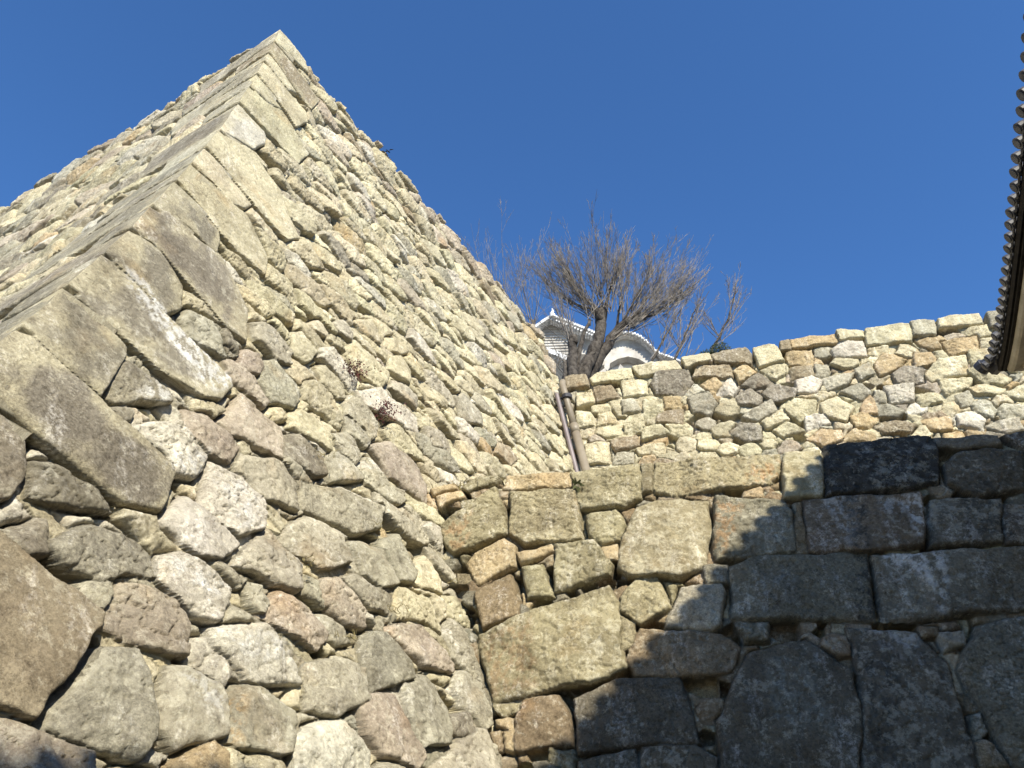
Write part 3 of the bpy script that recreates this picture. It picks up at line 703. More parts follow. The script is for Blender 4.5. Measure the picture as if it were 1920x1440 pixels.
ztA = ZT - 0.05 + 0.10*perlin(csA*1.7, csA*0+5.2) + 0.06*np.sign(perlin(csA*2.3, csA*0+1.7))
ztA = np.where(csA < 1.5, ZT, ztA)
PA = T + SgA[..., None]*uA + bat(ZgA)[..., None]*nA + np.stack([0*ZgA, 0*ZgA, ZgA-ZT], -1) + hA[..., None]*nA + (he[:, None]*blA)[..., None]*nB
validA = ZgA <= ztA[None, :]
# one id space: quoins 0..NQ-1 shared; B stones next; A stones after
nB_all = len(tintB); nA_all = len(tintA)
mapA = np.concatenate([np.arange(NQ), nB_all + np.arange(nA_all - NQ)])
crB = np.full(len(tintB), 0.12); crB[:NQ] = 0.58
# the arris itself counts as a worn margin
dB2 = np.minimum(dB, np.where(sidB < NQ, Sp*0.8, 9))
chB = emit_stones(bastion, PB, sidB, tintB, validB, None, None, dB2, crB, (UB, VB), [([uv_B(p) for p in P], c, a) for P, c, a in STAIN_B])
crA = np.full(len(tintA), 0.12); crA[:len(polysA)] = 0.35
chA = emit_stones(bastion, PA, sidA, tintA, validA, None, None, np.minimum(dA, np.where(sidA < len(polysA), SpA*0.8, 9)), crA)
chA = (chA[0], chA[1][:, ::-1].copy(), mapA[chA[2]], chA[3])
chB = close_top(*chB, -0.55*nB + np.array([0, 0, -0.05]))
chA = close_top(*chA, -0.55*nA + np.array([0, 0, -0.05]))
build_stones(bastion, [chB, chA], nB_all + nA_all - NQ,
             lambda k: 'corner_stone' if (k < NQ or nB_all <= k < nB_all + len(polysA) - NQ) else 'stone', {'corner_stone': 20, 'stone': 100}, 'small_stones')
# earth core behind the facing
mbc = MB(); lv = np.linspace(-1.7, 15.55, 8); rings = []
for z in lv:
    c = np.append(corner_xy(z), z) - 0.42*nB - 0.42*nA
    e1 = T + (sE-0.5)*uB + bat(z)*nB - 0.42*nB; e1[2] = z
    e2 = T + 14.0*uA + bat(z)*nA - 0.42*nA; e2[2] = z
    rings.append([c, e1, e1 + 14*uA, e2 + 0*uB])
Vc = [v for r in rings for v in r]; Fc = []
for i in range(len(lv)-1):
    for k in range(4): Fc.append((i*4+k, i*4+(k+1) % 4, (i+1)*4+(k+1) % 4, (i+1)*4+k))
n_ = (len(lv)-1)*4
Fc += [(n_, n_+1, n_+2, n_+3), (3, 2, 1, 0)]
mbc.add(Vc, Fc); mbc.build('earth_core', M_EARTH, bastion)

# ================================================================== C: low wall of large blocks
ucmax = uv_C((1985, 820))[0]
blockwall = thing('block_rampart', tuple(PC + uC*3 + np.array([0, 0, -1.6-PC[2]])), 'low wall of huge fitted blocks, half in deep shadow, right of the bastion foot', 'stone wall')
ucl = np.arange(-2.3, ucmax + 0.4, 0.0145)
zc_ = rows(-1.6, ZC + 0.12, 0.0145, 0.0145)
ZgC, UgC = np.meshgrid(zc_, ucl, indexing='ij')
polysC = []
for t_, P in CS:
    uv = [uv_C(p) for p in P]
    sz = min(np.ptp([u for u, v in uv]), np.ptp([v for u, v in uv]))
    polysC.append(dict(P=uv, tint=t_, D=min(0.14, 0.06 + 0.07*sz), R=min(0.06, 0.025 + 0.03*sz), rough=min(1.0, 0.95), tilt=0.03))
sidC, hC, tintC, n0C, dC = masonry(UgC, ZgC*kC, polysC, [(0.10, 0.16, 5000), (0.05, 0.09, 12000), (0.028, 0.045, 12000)], 1.15,
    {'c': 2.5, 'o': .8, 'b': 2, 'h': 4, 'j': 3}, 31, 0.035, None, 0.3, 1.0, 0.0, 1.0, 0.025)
PCg = PC + UgC[..., None]*uC - (batC*(ZgC-PC[2]))[..., None]*nCh + np.stack([0*ZgC, 0*ZgC, ZgC-PC[2]], -1) + hC[..., None]*nCh
# only stones that reach the coping rise above it
topz = np.full(UgC.shape, ZC - 0.02) ; topz = np.where(sidC < n0C, ZC + 0.12, topz)
validC = (ZgC <= topz)
sB_at = (PCg - T) @ nB - bat(PCg[..., 2])
validC &= sB_at > -0.7
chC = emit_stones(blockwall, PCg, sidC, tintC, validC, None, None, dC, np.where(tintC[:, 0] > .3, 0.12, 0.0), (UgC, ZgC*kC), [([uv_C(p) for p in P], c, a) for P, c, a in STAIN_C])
chC = close_top(*chC, -0.7*nCh + np.array([0, 0, -0.03]))
build_stones(blockwall, [chC], len(tintC), lambda k: 'stone' if k < n0C else 'chip', {'stone': 100}, 'chinking_stones')

# ================================================================== D: far wall above the terrace
farwall = thing('rubble_rampart', tuple(PD + uD*5 + np.array([0, 0, 5.0-PD[2]])), 'far rubble wall of tan stones with flat capstones, below the bare tree', 'stone wall')
udmax = uv_D((1999, 700))[0]
ud = np.arange(-1.6, udmax + 0.3, 0.024)
zD = rows(4.9, 14.4 + 1.4, 0.024, 0.024)
ZgD, UgD = np.meshgrid(zD, ud, indexing='ij')
polysD = []
for t_, P in DCAP + DS:
    uv = [uv_D(p) for p in P]
    sz = min(np.ptp([u for u, v in uv]), np.ptp([v for u, v in uv]))
    polysD.append(dict(P=uv, tint=t_, D=min(0.14, 0.07 + 0.10*sz), R=min(0.05, 0.02 + 0.05*sz), rough=1.15, tilt=0.07))
for p in polysD[:len(DCAP)]: p['D'] = 0.20; p['R'] = 0.05; p['rough'] = 0.7
# height of the rim: underside line of the capstones
cap_u = []; cap_v = []
for p in polysD[:len(DCAP)]:
    P = np.array(p['P']); cap_u += [P[:,0].min(), P[:,0].max()]; lo = np.sort(P[:,1])[:2].mean(); cap_v += [lo+.12, lo+.12]
o_ = np.argsort(cap_u); cap_u = np.array(cap_u)[o_]; cap_v = np.array(cap_v)[o_]
sidD, hD, tintD, n0D, dD = masonry(UgD, ZgD*kD, polysD, [(0.22, 0.30, 2500), (0.12, 0.20, 6000), (0.06, 0.11, 9000)], 1.3,
    {'y': 4, 'v': 3, 'o': 1.5, 'b': 1.0, 'g': 1.5, 'w': .8, 'd': .4, 'p': 1}, 41, 0.045, None, 0.15, 1.1, 0.0, 0.9, 0.05)
PDg = PD + UgD[..., None]*uD - (batD*(ZgD-PD[2]))[..., None]*nDh + np.stack([0*ZgD, 0*ZgD, ZgD-PD[2]], -1) + hD[..., None]*nDh
rim = np.interp(ud, cap_u, cap_v)[None, :]/kD
validD = np.where(sidD < n0D, True, ZgD <= rim)
chD = emit_stones(farwall, PDg, sidD, tintD, validD, None, None)
chD = close_top(*chD, -0.7*nDh + np.array([0, 0, -0.02]))
build_stones(farwall, [chD], len(tintD), lambda k: 'capstone' if k < len(DCAP) else 'stone', {'capstone': 20, 'stone': 100}, 'small_stones')

# ================================================================== ground, terrace, upper ground
structure(mesh_obj('ground', [(-3000,-3000,-1.6),(3000,-3000,-1.6),(3000,3000,-1.6),(-3000,3000,-1.6)], [(0,1,2,3)], M_GRAVEL))
def pt(P0, u, s, nh, off, z): q = P0 + u*s + nh*off; q = q.copy(); q[2] = z; return q
offC = -batC*(ZC - PC[2]); offD = -batD*(ZC - PD[2])
structure(mesh_obj('terrace', [pt(PC, uC, -3.5, nCh, offC-.3, ZC-.08), pt(PC, uC, ucmax+6, nCh, offC-.3, ZC-.08), pt(PD, uD, udmax+8, nDh, offD-.2, ZC-.08), pt(PD, uD, -3, nDh, offD-.2, ZC-.08)], [(0,1,2,3)], M_EARTH))
zU = 13.35
structure(mesh_obj('upper_ground', [pt(PD, uD, -4, nDh, -1.2-batD*(zU-PD[2]), zU), pt(PD, uD, udmax+10, nDh, -1.2-batD*(zU-PD[2]), zU+1.2), pt(PD, uD, udmax+30, nDh, -60, zU+1.2), pt(PD, uD, -10, nDh, -60, zU)], [(0,1,2,3)], M_EARTH))
# solid earth behind the two lower walls, inside their facing
mb = MB()
a0 = [pt(PC, uC, s, nCh, o - batC*(z-PC[2]), z) for z in (-1.7, ZC-.2) for s, o in ((-1, -.6), (ucmax+.3, -.6))]
b0 = [pt(PD, uD, s, nDh, -batD*(ZC-PD[2]) + .4, z) for z in (-1.7, ZC-.2) for s in (-1, udmax)]
mb.add(a0[:2] + [b0[1], b0[0]] + a0[2:] + [b0[3], b0[2]], [(0,1,5,4),(1,2,6,5),(2,3,7,6),(3,0,4,7),(4,5,6,7),(3,2,1,0)])
mb.build('earth_core', M_EARTH, blockwall)
mb = MB()
a1 = [pt(PD, uD, s, nDh, -.55 - batD*(z-PD[2]), z) for z in (4.9, 13.2) for s in (-1, udmax)]
b1_ = [pt(PD, uD, s, nDh, -6 - batD*(13-PD[2]), z) for z in (4.9, 13.2) for s in (-1, udmax)]
mb.add(a1[:2] + [b1_[1], b1_[0]] + a1[2:] + [b1_[3], b1_[2]], [(0,1,5,4),(1,2,6,5),(2,3,7,6),(3,0,4,7),(4,5,6,7),(3,2,1,0)])
mb.build('earth_core', M_EARTH, farwall)
#@@MORE
# ================================================================== GATEHOUSE with the tiled eave on the right
HE = 9.0
e1 = ray((1941, 90)); e1 = e1/e1[2]*HE
e2 = ray((1887, 600)); e2 = e2/e2[2]*HE
ed = (e1 - e2); ed[2] = 0; ed /= np.linalg.norm(ed)         # along the eave, from the far corner towards us
E0 = e2 - ed*1.95
gate = thing('gatehouse', tuple(E0), 'gatehouse corner at the right edge, dark tiled eave over a white plaster soffit', 'gatehouse')
gate.rotation_euler = (0, 0, math.atan2(ed[1], ed[0]))
GL, GW, SL = 21.5, 9.0, 0.50
def lift(x): return 0.22*math.exp(-max(x, 0)/1.4)
def roofz(x, y): return min(y, x, GW-y)*SL + lift(x)*math.exp(-y/1.5)
def sweep(profile, name, mat, smooth_=False):
    """moulding under the eave, mitred round the far corner; profile = (inward, down)"""
    xs = [GL] + [GL*(1-k/44.0) for k in range(1, 44)]
    V = []; F = []; m = len(profile)
    path = [(x, 'a') for x in xs] + [(0, 'c')] + [(k*0.5, 'b') for k in range(1, 19)]
    for s, kind in path:
        for a, z in profile:
            if kind == 'a': V.append((max(s, a), a, z + lift(s)))
            elif kind == 'c': V.append((a, a, z + lift(0)))
            else: V.append((a, max(s, a), z + lift(s)))
    n = len(path)
    for i in range(n-1):
        for k in range(m-1): F.append((i*m+k, (i+1)*m+k, (i+1)*m+k+1, i*m+k+1))
    mb = MB(); mb.add(V, F); return mb.build(name, mat, gate, smooth_, world=False)
sweep([(0.00, -0.02), (0.0, -0.07), (0.03, -0.12), (0.07, -0.10), (0.07, -0.16), (0.13, -0.15)], 'eave_board', M_DARKWOOD)
sweep([(0.13, -0.15), (0.13, -0.20), (0.16, -0.25), (0.20, -0.28), (0.34, -0.26)], 'plaster_fascia', M_OLDPLASTER, False)
sweep([(0.34, -0.26), (0.34, -0.34), (0.38, -0.42), (0.70, -0.40), (1.05, -0.30), (1.7, -0.05)], 'plaster_soffit', M_OLDPLASTER, False)
# roof sheets and the rows of round cover tiles with their end discs
mb = MB(); nx_ = 30
xs = [GL*(k/nx_)**1.5 for k in range(nx_+1)]; ys = [0, .3, .8, 1.6, 3.0, 4.5]
V = [(max(x, 0), y, roofz(1e3, y) + lift(x)*math.exp(-y/1.5)) if x >= y else (y, y, roofz(1e3, y)+lift(y)*math.exp(-y/1.5)) for x in xs for y in ys]
m = len(ys); F = [(i*m+k, i*m+k+1, (i+1)*m+k+1, (i+1)*m+k) for i in range(nx_) for k in range(m-1)]
mb.add(V, F)
mb.add([(GL, 4.5, 2.25), (4.5, 4.5, 2.25), (0.0, 9, lift(0)), (GL, 9, 0)], [(0, 1, 2, 3)])
mb.add([(0, 0, lift(0)), (0, 9, lift(0)), (4.5, 4.5, 2.25)], [(0, 2, 1)])
mb.build('roof', M_TILE, gate, world=False)
mb = MB(); rr_ = random.Random(4)
k = 0; x = 0.12
def tile_row(P, D, up_len, n=8):
    """half round cover tile running up the slope with a moulded round end"""
    P = np.array(P); D = np.array(D); D = D/np.linalg.norm(D)
    mb.tube([P, P + D*up_len], 0.075, n)
    mb.tube([P - D*0.035, P + D*0.03], 0.092, 12)
    mb.tube([P - D*0.05, P - D*0.03], 0.062, 10)
while x < GL:
    z = lift(x) + 0.05
    tile_row((x, -0.05 - 0.16*math.exp(-x/0.9) + rr_.uniform(-.012, .012), z + rr_.uniform(-.01, .01)), (rr_.uniform(-.03, .03), 1, SL), min(5.0, max(0.3, x*1.1)))
    # concave pan tile lip between the cover tiles
    mb.tube([(x+.15-.10, -0.03, z-.045), (x+.15, -0.035, z-.085), (x+.15+.10, -0.03, z-.045)], 0.022, 5)
    x += 0.29
y = 0.2
while y < GW:
    tile_row((-0.05, y, lift(y) + 0.05), (1, 0, SL), min(4.9, max(0.3, min(y, GW-y)*1.1))); y += 0.29
mb.build('eave_tiles', M_TILE, gate, False, world=False)
mb = MB()
hp = [(-0.18, -0.18, lift(0)+.20), (0.4, .4, .42), (1.5, 1.5, .95), (4.4, 4.4, 2.4)]
mb.tube(hp, [0.12, .13, .14, .14], 8); mb.tube([(-.24, -.24, lift(0)+.17), (-.14, -.14, lift(0)+.21)], 0.155, 12)
mb.tube([(-.10, -.10, lift(0)+.05), (1.2, 1.2, .62)], 0.17, 6)
mb.tube([(4.3, 4.5, 2.4), (GL, 4.5, 2.4)], 0.22, 8)
mb.build('hip_ridge', M_TILE, gate, False, world=False)
mb = MB(); mb.box(1.65, GL-1, 1.65, GW-1.65, -7.2, 0.4); mb.build('plaster_wall', M_PLASTER, gate, world=False)
mb = MB(); mb.box(1.45, GL-.8, 1.45, GW-1.45, -HE-1.6, -7.2); mb.build('stone_footing', M_OLDPLASTER, gate, world=False)

# ================================================================== drain pipes in the corner between bastion and far wall
def pipe_pt(p, off): return hit_plane(p, PD + nDh*off, nD3)
def down_to(a, b, z): return a + (b-a)*((z-a[2])/(b[2]-a[2]))
a = pipe_pt((1054, 716), 0.42); b = pipe_pt((1097, 876), 0.42)
foot = down_to(a, b, ZC-.08); mid = a + (foot-a)*0.22
dp = thing('drain_pipe', tuple(foot), 'thick tan drain pipe with a collar, leaning in the corner beside the bastion', 'pipe')
mb = MB()
bk = -nDh
mb.tube([a + bk*0.75 + np.array([0,0,.02]), a + bk*0.28 + np.array([0,0,.10]), a + bk*0.10 + np.array([0,0,.05]), a - np.array([0,0,.08]), mid], [.09,.095,.10,.10,.10], 14)
mb.build('upper_pipe', M_PIPE_TAN, dp, True)
mb = MB(); mb.tube([mid + (a-mid)*.02, foot], 0.118, 16); mb.build('lower_pipe', M_PIPE_TAN, dp, True)
mb = MB(); mb.tube([mid + (a-mid)*.06, mid - (a-mid)*.10], 0.13, 16); mb.build('collar', M_PIPE_TAN, dp, True)
mb = MB()
c0 = a + (mid-a)*.35
mb.tube([c0 + np.array([.02,-.02,.06]), c0 + np.array([.02,-.02,-.06])], 0.15, 12)
mb.tube([c0 - uD*.02, c0 - uD*.42 - nDh*.05], 0.035, 6); mb.tube([c0 + np.array([0,0,-.3]), c0 - uD*.38 + np.array([0,0,-.22])], 0.03, 6)
mb.tube([c0 - uD*.40, c0 - uD*.36 + np.array([0,0,-.6])], 0.05, 6)
mb.build('wall_bracket', M_IRON, dp)
a = pipe_pt((1043, 737), 0.50); b = pipe_pt((1079, 878), 0.50); foot = down_to(a, b, ZC-.08)
sp_ = thing('conduit', tuple(foot), 'thin purple-brown conduit pipe, left of the thick tan drain pipe', 'pipe')
mb = MB(); mb.tube([a, a+(foot-a)*.5+uD*.01, foot], 0.068, 12, cap=False); mb.build('tube', M_PIPE_PURPLE, sp_, True)
mb = MB(); mb.tube([a + (a-foot)*.006, a + (foot-a)*.008], 0.074, 12); mb.build('end_cap', M_OLDPLASTER, sp_, True)

# ================================================================== bare trees on the upper ground
def at(p, Y): d = ray(p); return d*(Y/d[1])
def grow(mb, p, d, L, r, rng, depth, upw=0.25, seg=6, wig=0.10, kids=8, sides=3):
    pts = [np.array(p)]; rad = [r]; d = np.array(d)/np.linalg.norm(d)
    for i in range(seg):
        d = d + rng.normal(0, wig, 3) + np.array([0, 0, upw/seg]); d /= np.linalg.norm(d)
        pts.append(pts[-1] + d*L/seg); rad.append(max(0.0045, r*(1-0.82*(i+1)/seg)))
    mb.tube(pts, rad, 5 if r > .03 else sides, cap=False)
    if depth <= 0: return
    for k in range(kids):
        t = rng.uniform(0.2, 0.98); f = t*seg; i = min(int(f), seg-1)
        q = pts[i] + (pts[i+1]-pts[i])*(f-i); dd = pts[i+1]-pts[i]; dd /= np.linalg.norm(dd)
        sd_ = rng.normal(0, 1, 3); sd_ -= dd*(sd_@dd); sd_ /= np.linalg.norm(sd_)
        an = rng.uniform(0.15, 0.55)
        grow(mb, q, dd*math.cos(an) + sd_*math.sin(an), L*(1-t*.55)*rng.uniform(.28, .5), max(.006, r*(1-.8*t)*.55), rng, depth-1, upw*.8, max(3, seg-2), wig*1.2, max(2, kids//2), sides)
def bare_tree(label, limbs, knobs, Y, seed, base, kids=7, group=None):
    """limbs: list of (pixel points, radii) seen against the sky at depth Y; knobs: (pixel, count, lean, length, spread)"""
    rng = np.random.default_rng(seed)
    B = at(base, Y)
    t = thing('bare_tree', tuple(B), label, 'tree', group)
    mb = MB()
    for pts, rad in limbs:
        P = [at(p, Y + dy) for (p, dy) in pts]
        R_ = list(rad)
        if pts[0][0][1] > 665:
            P = [P[0] - np.array([0, 0, 1.2])] + P; R_ = [rad[0]*1.1] + R_
        # subdivide and roughen
        PP = []; RR = []
        for i in range(len(P)-1):
            for s in np.linspace(0, 1, 5)[:-1]:
                PP.append(P[i]+(P[i+1]-P[i])*s + rng.normal(0, .018, 3)); RR.append((R_[i]+(R_[i+1]-R_[i])*s)*rng.uniform(.93, 1.08))
        PP.append(P[-1]); RR.append(R_[-1])
        mb.tube(PP, RR, 10)
    mb.build('trunk', M_BARK, t, True)
    mb = MB()
    for p, dy, n, lean, L, spread in knobs:
        K = at(p, Y+dy)
        for k in range(n):
            th = rng.uniform(0, 2*math.pi); ph = spread*math.sqrt(rng.random())
            d = np.array([math.sin(ph)*math.cos(th), math.sin(ph)*math.sin(th)*.7, math.cos(ph)]) + np.array([lean, 0, 0])
            q = K + rng.normal(0, .09, 3) - np.array([0, 0, rng.uniform(0, .35)])
            grow(mb, q, d, L*rng.uniform(.6, 1.1), rng.uniform(.011, .023), rng, 2, rng.uniform(.3, .8), 7, .055, kids)
    mb.build('crown', M_TWIG, t, True)
    return t
bare_tree('large pollarded bare tree with two leaning trunks, above the far wall',
    [([((1090,706),0), ((1110,668),.1), ((1121,640),.1), ((1127,610),.1), ((1129,584),.1)], [.27,.24,.215,.20,.22]),
     ([((1100,706),.5), ((1124,668),.4), ((1145,636),.4), ((1165,612),.3), ((1182,601),.2)], [.27,.22,.185,.165,.15]),
     ([((1080,706),-.2), ((1095,680),-.2), ((1119,655),0)], [.10,.09,.09]),
     ([((1127,600),0), ((1117,586),-.1), ((1114,576),-.1)], [.14,.14,.11]),
     ([((1155,622),.3), ((1159,596),.2), ((1163,570),0)], [.07,.05,.035]),
     ([((1180,602),.2), ((1200,582),0), ((1212,556),0)], [.075,.055,.035]),
     ([((1127,590),.1), ((1140,560),0), ((1150,520),-.2)], [.055,.04,.028]), ([((1115,580),0), ((1085,545),-.2), ((1060,500),-.3)], [.05,.038,.026]),
     ([((1115,582),0), ((1075,570),.2), ((1040,540),.3)], [.05,.036,.024]), ([((1182,604),.2), ((1225,590),.3), ((1270,560),.5)], [.055,.04,.026]), ([((1165,612),.2), ((1190,560),-.2), ((1225,505),-.3)], [.05,.038,.026])],
    [((1128,582),.1, 26, -.12, 4.1, .75), ((1115,580),-.1, 16, -.75, 3.7, .6), ((1172,602),.2, 22, .55, 4.2, .6), ((1186,603),.2, 16, 1.1, 3.8, .5), ((1162,575),0, 10, .1, 3.6, .5),
     ((1210,560),0, 9, .5, 2.9, .55), ((1146,535),-.1, 11, .05, 2.7, .6), ((1142,575),-.2, 16, .0, 3.9, .5), ((1100,570),.2, 10, -.5, 3.4, .5), ((1065,508),-.3, 8, -.35, 1.9, .5), ((1045,544),.3, 7, -.6, 1.9, .5), ((1262,565),.5, 8, 1.0, 2.2, .5), ((1218,515),-.3, 8, .4, 2.0, .5),
     ((1150,628),.3, 9, 1.3, 3.0, .5), ((1180,606),.5, 16, 1.5, 4.8, .4), ((1240,585),.4, 10, .9, 2.8, .5), ((1115,582),0, 10, -1.5, 3.4, .35)], 23.5, 1, (1098,706), 8)
bare_tree('small dark-stemmed bare tree with a cut stub, behind the drain pipe',
    [([((1073,706),0), ((1074,670),0), ((1074,645),0), ((1073,633),0)], [.19,.17,.16,.19]), ([((1080,706),.2), ((1086,660),.2), ((1094,628),.2), ((1106,600),.2)], [.10,.09,.07,.05]),
     ([((1058,708),0), ((1060,688),0), ((1066,668),0)], [.08,.07,.05])],
    [((1073,634),0, 14, -.5, 2.9, .6), ((1106,602),.2, 5, .1, 2.0, .5), ((1060,690),0, 5, -.6, 1.8, .6)], 22.6, 2, (1074,706), 6)
bare_tree('fine-twigged bare tree half hidden behind the slanting bastion edge',
    [([((960,700),0), ((950,650),0), ((945,610),0)], [.14,.10,.07]), ([((985,700),0), ((992,640),0), ((1000,600),0)], [.12,.09,.06])],
    [((946,615),0, 17, -.15, 6.2, .6), ((1000,605),0, 13, -.2, 5.0, .6)], 28.0, 3, (975,700), 6)
for sd_, px, lab in ((11, [((1212,706),0), ((1226,672),0), ((1244,636),0), ((1266,596),0), ((1300,548),0)], 'slender bare sapling right of the pollarded tree, leaning right over pale capstones'),
                    (12, [((1254,696),0), ((1272,660),0), ((1284,630),0), ((1300,590),0), ((1330,545),0)], 'middle slender bare sapling, between two others on the far wall'),
                    (13, [((1322,686),0), ((1344,640),0), ((1366,596),0), ((1376,558),0), ((1379,535),0)], 'bare sapling beside the evergreen shrub, outermost to the right')):
    bare_tree(lab, [(px, [.05,.042,.03,.02,.008])], [(px[3][0], 0, 4, .5, 1.5, .5), (px[2][0], 0, 5, .5, 2.1, .6), (px[1][0], 0, 5, .7, 2.4, .6), ((px[1][0][0]+6, px[1][0][1]-8), .2, 4, -.3, 2.2, .5)], 21.6, sd_, px[0][0], 6, 'bare saplings along the far wall')
# evergreen shrub
rng = np.random.default_rng(8)
S0 = at((1352, 668), 20.9)
sh = thing('evergreen_shrub', tuple(S0), 'small dark evergreen shrub peeking over the capstones', 'shrub')
mb = MB(); mb.tube([S0 - np.array([0,0,.9]), S0, S0 + np.array([.05,0,.25])], [.05,.04,.03], 6); mb.build('trunk', M_BARK, sh)
mb = MB()
for c, rad in ((np.array([0,0,.18]), .38), (np.array([.32,.1,.05]), .26), (np.array([-.45,0,-.02]), .28), (np.array([-.8,.1,-.1]), .16), (np.array([.6,.1,-.08]), .15)):
    for k in range(int(2600*rad)):
        v = rng.normal(0, 1, 3); v /= np.linalg.norm(v); q = S0 + c + v*rad*rng.random()**.4*np.array([1,1,.75])
        d = rng.normal(0, 1, 3) + np.array([0,0,.8]); d /= np.linalg.norm(d); s = np.cross(d, rng.normal(0,1,3)); s /= np.linalg.norm(s); L = rng.uniform(.05,.11)
        mb.add([q - s*.012, q + s*.012, q + d*L], [(0,1,2)])
mb.build('foliage', M_NEEDLE, sh)

# ================================================================== castle keep roofs, far behind the tree
YK = 46.0
def K(p, dy=0.0): return at(p, YK+dy)
M_KEEPTILE = plain_noise_mat('white_mortared_tile', (0.34, 0.345, 0.35), (0.80, 0.80, 0.79), 5.0, 0.8, 0.2, 0.4, 12, 0.04)
M_GABLE = plain_noise_mat('weathered_grey_plaster', (0.30, 0.28, 0.25), (0.56, 0.54, 0.50), 0.9, 0.9, 0.2, 0.2, 6, 0.02)
kp = K((1090, 705)); kp[2] = 0
keep = thing('castle_keep', tuple(kp), 'white castle keep with grey tiled gables, seen behind the pollarded tree', 'castle keep')
def slab(mb, front, d0, d1):
    """outline in the wall plane given depth from d0 to d1"""
    n = len(front); A = [K(p, d0) for p in front]; Bk = [a + np.array([0, d1-d0, 0]) for a in A]
    mb.add(A + Bk, [tuple(range(n))[::-1], tuple(range(n, 2*n))] + [(i, (i+1) % n, n+(i+1) % n, n+i) for i in range(n)])
def ribbon(mb, pts, wd, d0, d1):
    """moulding of a given pixel width along a line"""
    P = [np.array(p, float) for p in pts]
    for i in range(len(P)-1):
        a, b = P[i], P[i+1]; n = np.array([b[1]-a[1], -(b[0]-a[0])]); n /= np.linalg.norm(n)+1e-9
        slab(mb, [tuple(a), tuple(b), tuple(b-n*wd), tuple(a-n*wd)], d0, d1)
def beads(mb, pts, step, r, dy):
    P = [np.array(p, float) for p in pts]
    for i in range(len(P)-1):
        L = np.linalg.norm(P[i+1]-P[i]); k = max(1, int(L/step))
        for j in range(k):
            q = K(tuple(P[i]+(P[i+1]-P[i])*(j/k)), dy)
            mb.tube([q + np.array([0,-.12,0]), q + np.array([0,.5,0])], r, 8)
arch = [(1100,663),(1114,660),(1126,655),(1136,647),(1146,638),(1156,630),(1167,626),(1178,625),(1190,628),(1201,633),(1211,641),(1220,650),(1229,660),(1240,666),(1254,671),(1272,678),(1290,685)]
mb = MB(); slab(mb, [(1000,720),(1000,668),(1100,668),(1126,676),(1150,674),(1178,667),(1205,678),(1225,690),(1260,697),(1260,720)], 1.6, 8); mb.build('wall', M_PLASTER, keep)
mb = MB(); slab(mb, arch + [(1290,704),(1255,697),(1232,691),(1215,683),(1198,673),(1178,668),(1158,673),(1140,683),(1100,690)], 0.7, 1.5); mb.build('curved_gable', M_GABLE, keep)
mb = MB(); ribbon(mb, arch, -3.2, 0.0, 5.0); mb.build('curved_roof', M_KEEPTILE, keep)
mb = MB(); beads(mb, [(x, y-1.5) for x, y in arch], 4.6, .085, 0.0); mb.build('curved_eave_tiles', M_KEEPTILE, keep)
mb = MB(); ribbon(mb, [(x, y+4.2) for x, y in arch], -2.2, 0.25, 0.8); mb.build('verge_board', M_PLASTER, keep)
mb = MB(); slab(mb, [(1134,676),(1139,668),(1144,677),(1143,689),(1138,697),(1133,688)], .3, .55); slab(mb, [(1120,700),(1134,690),(1141,698),(1130,706)], .3, .5); mb.build('gable_pendant', M_GABLE, keep)
mb = MB(); slab(mb, [(1158,694),(1163,682),(1170,690),(1168,704),(1158,704)], .3, .55); mb.build('gable_pendant', M_GABLE, keep)
# straight gable on the left
tri_ = [(1034,594),(1048,599),(1062,604),(1078,611),(1095,618),(1114,626),(1130,634)]
mb = MB(); slab(mb, [(1000,622),(1034,598)] + tri_[1:] + [(1118,640),(1118,664),(1000,664)], -.6, 0.6); mb.build('gable_wall', M_GABLE, keep)
mb = MB()
for k in range(9): slab(mb, [(1002,616+k*5.2),(1066,614+k*5.2),(1066,615.3+k*5.2),(1002,617.3+k*5.2)], -.68, -.6)
mb.build('gable_siding', M_GABLE, keep)
mb = MB(); ribbon(mb, tri_, -4.5, -1.5, 4.0); ribbon(mb, [(1034,594),(1018,604),(1000,617)], 4.5, -1.5, 4.0); mb.build('gable_roof', M_KEEPTILE, keep)
mb = MB(); beads(mb, [(x, y-2) for x, y in tri_], 4.4, .1, -1.5); beads(mb, [(x, y+5.5) for x, y in tri_], 4.6, .07, -1.5); mb.build('verge_tiles', M_KEEPTILE, keep)
mb = MB()
q = K((1035,594), -1.6)
mb.tube([q, q+np.array([-.03,0,.25]), q+np.array([.08,0,.5]), q+np.array([.02,0,.78])], [.16,.14,.10,.03], 8); mb.tube([q+np.array([.1,-.1,-.1]), q+np.array([.16,-.1,.22])], [.2,.05], 8)
mb.build('ridge_ornament', M_KEEPTILE, keep)
# lower roof on the left with its row of round tile ends
low = [(1000,650),(1040,663),(1060,672),(1080,684),(1100,694)]
mb = MB(); ribbon(mb, low, -6, -2.4, 1.5); mb.build('lower_roof', M_KEEPTILE, keep)
mb = MB(); beads(mb, [(x, y+2) for x, y in low], 5.0, .11, -2.6); beads(mb, [(x, y+10) for x, y in low], 5.6, .08, -2.3); mb.build('lower_eave_tiles', M_KEEPTILE, keep)

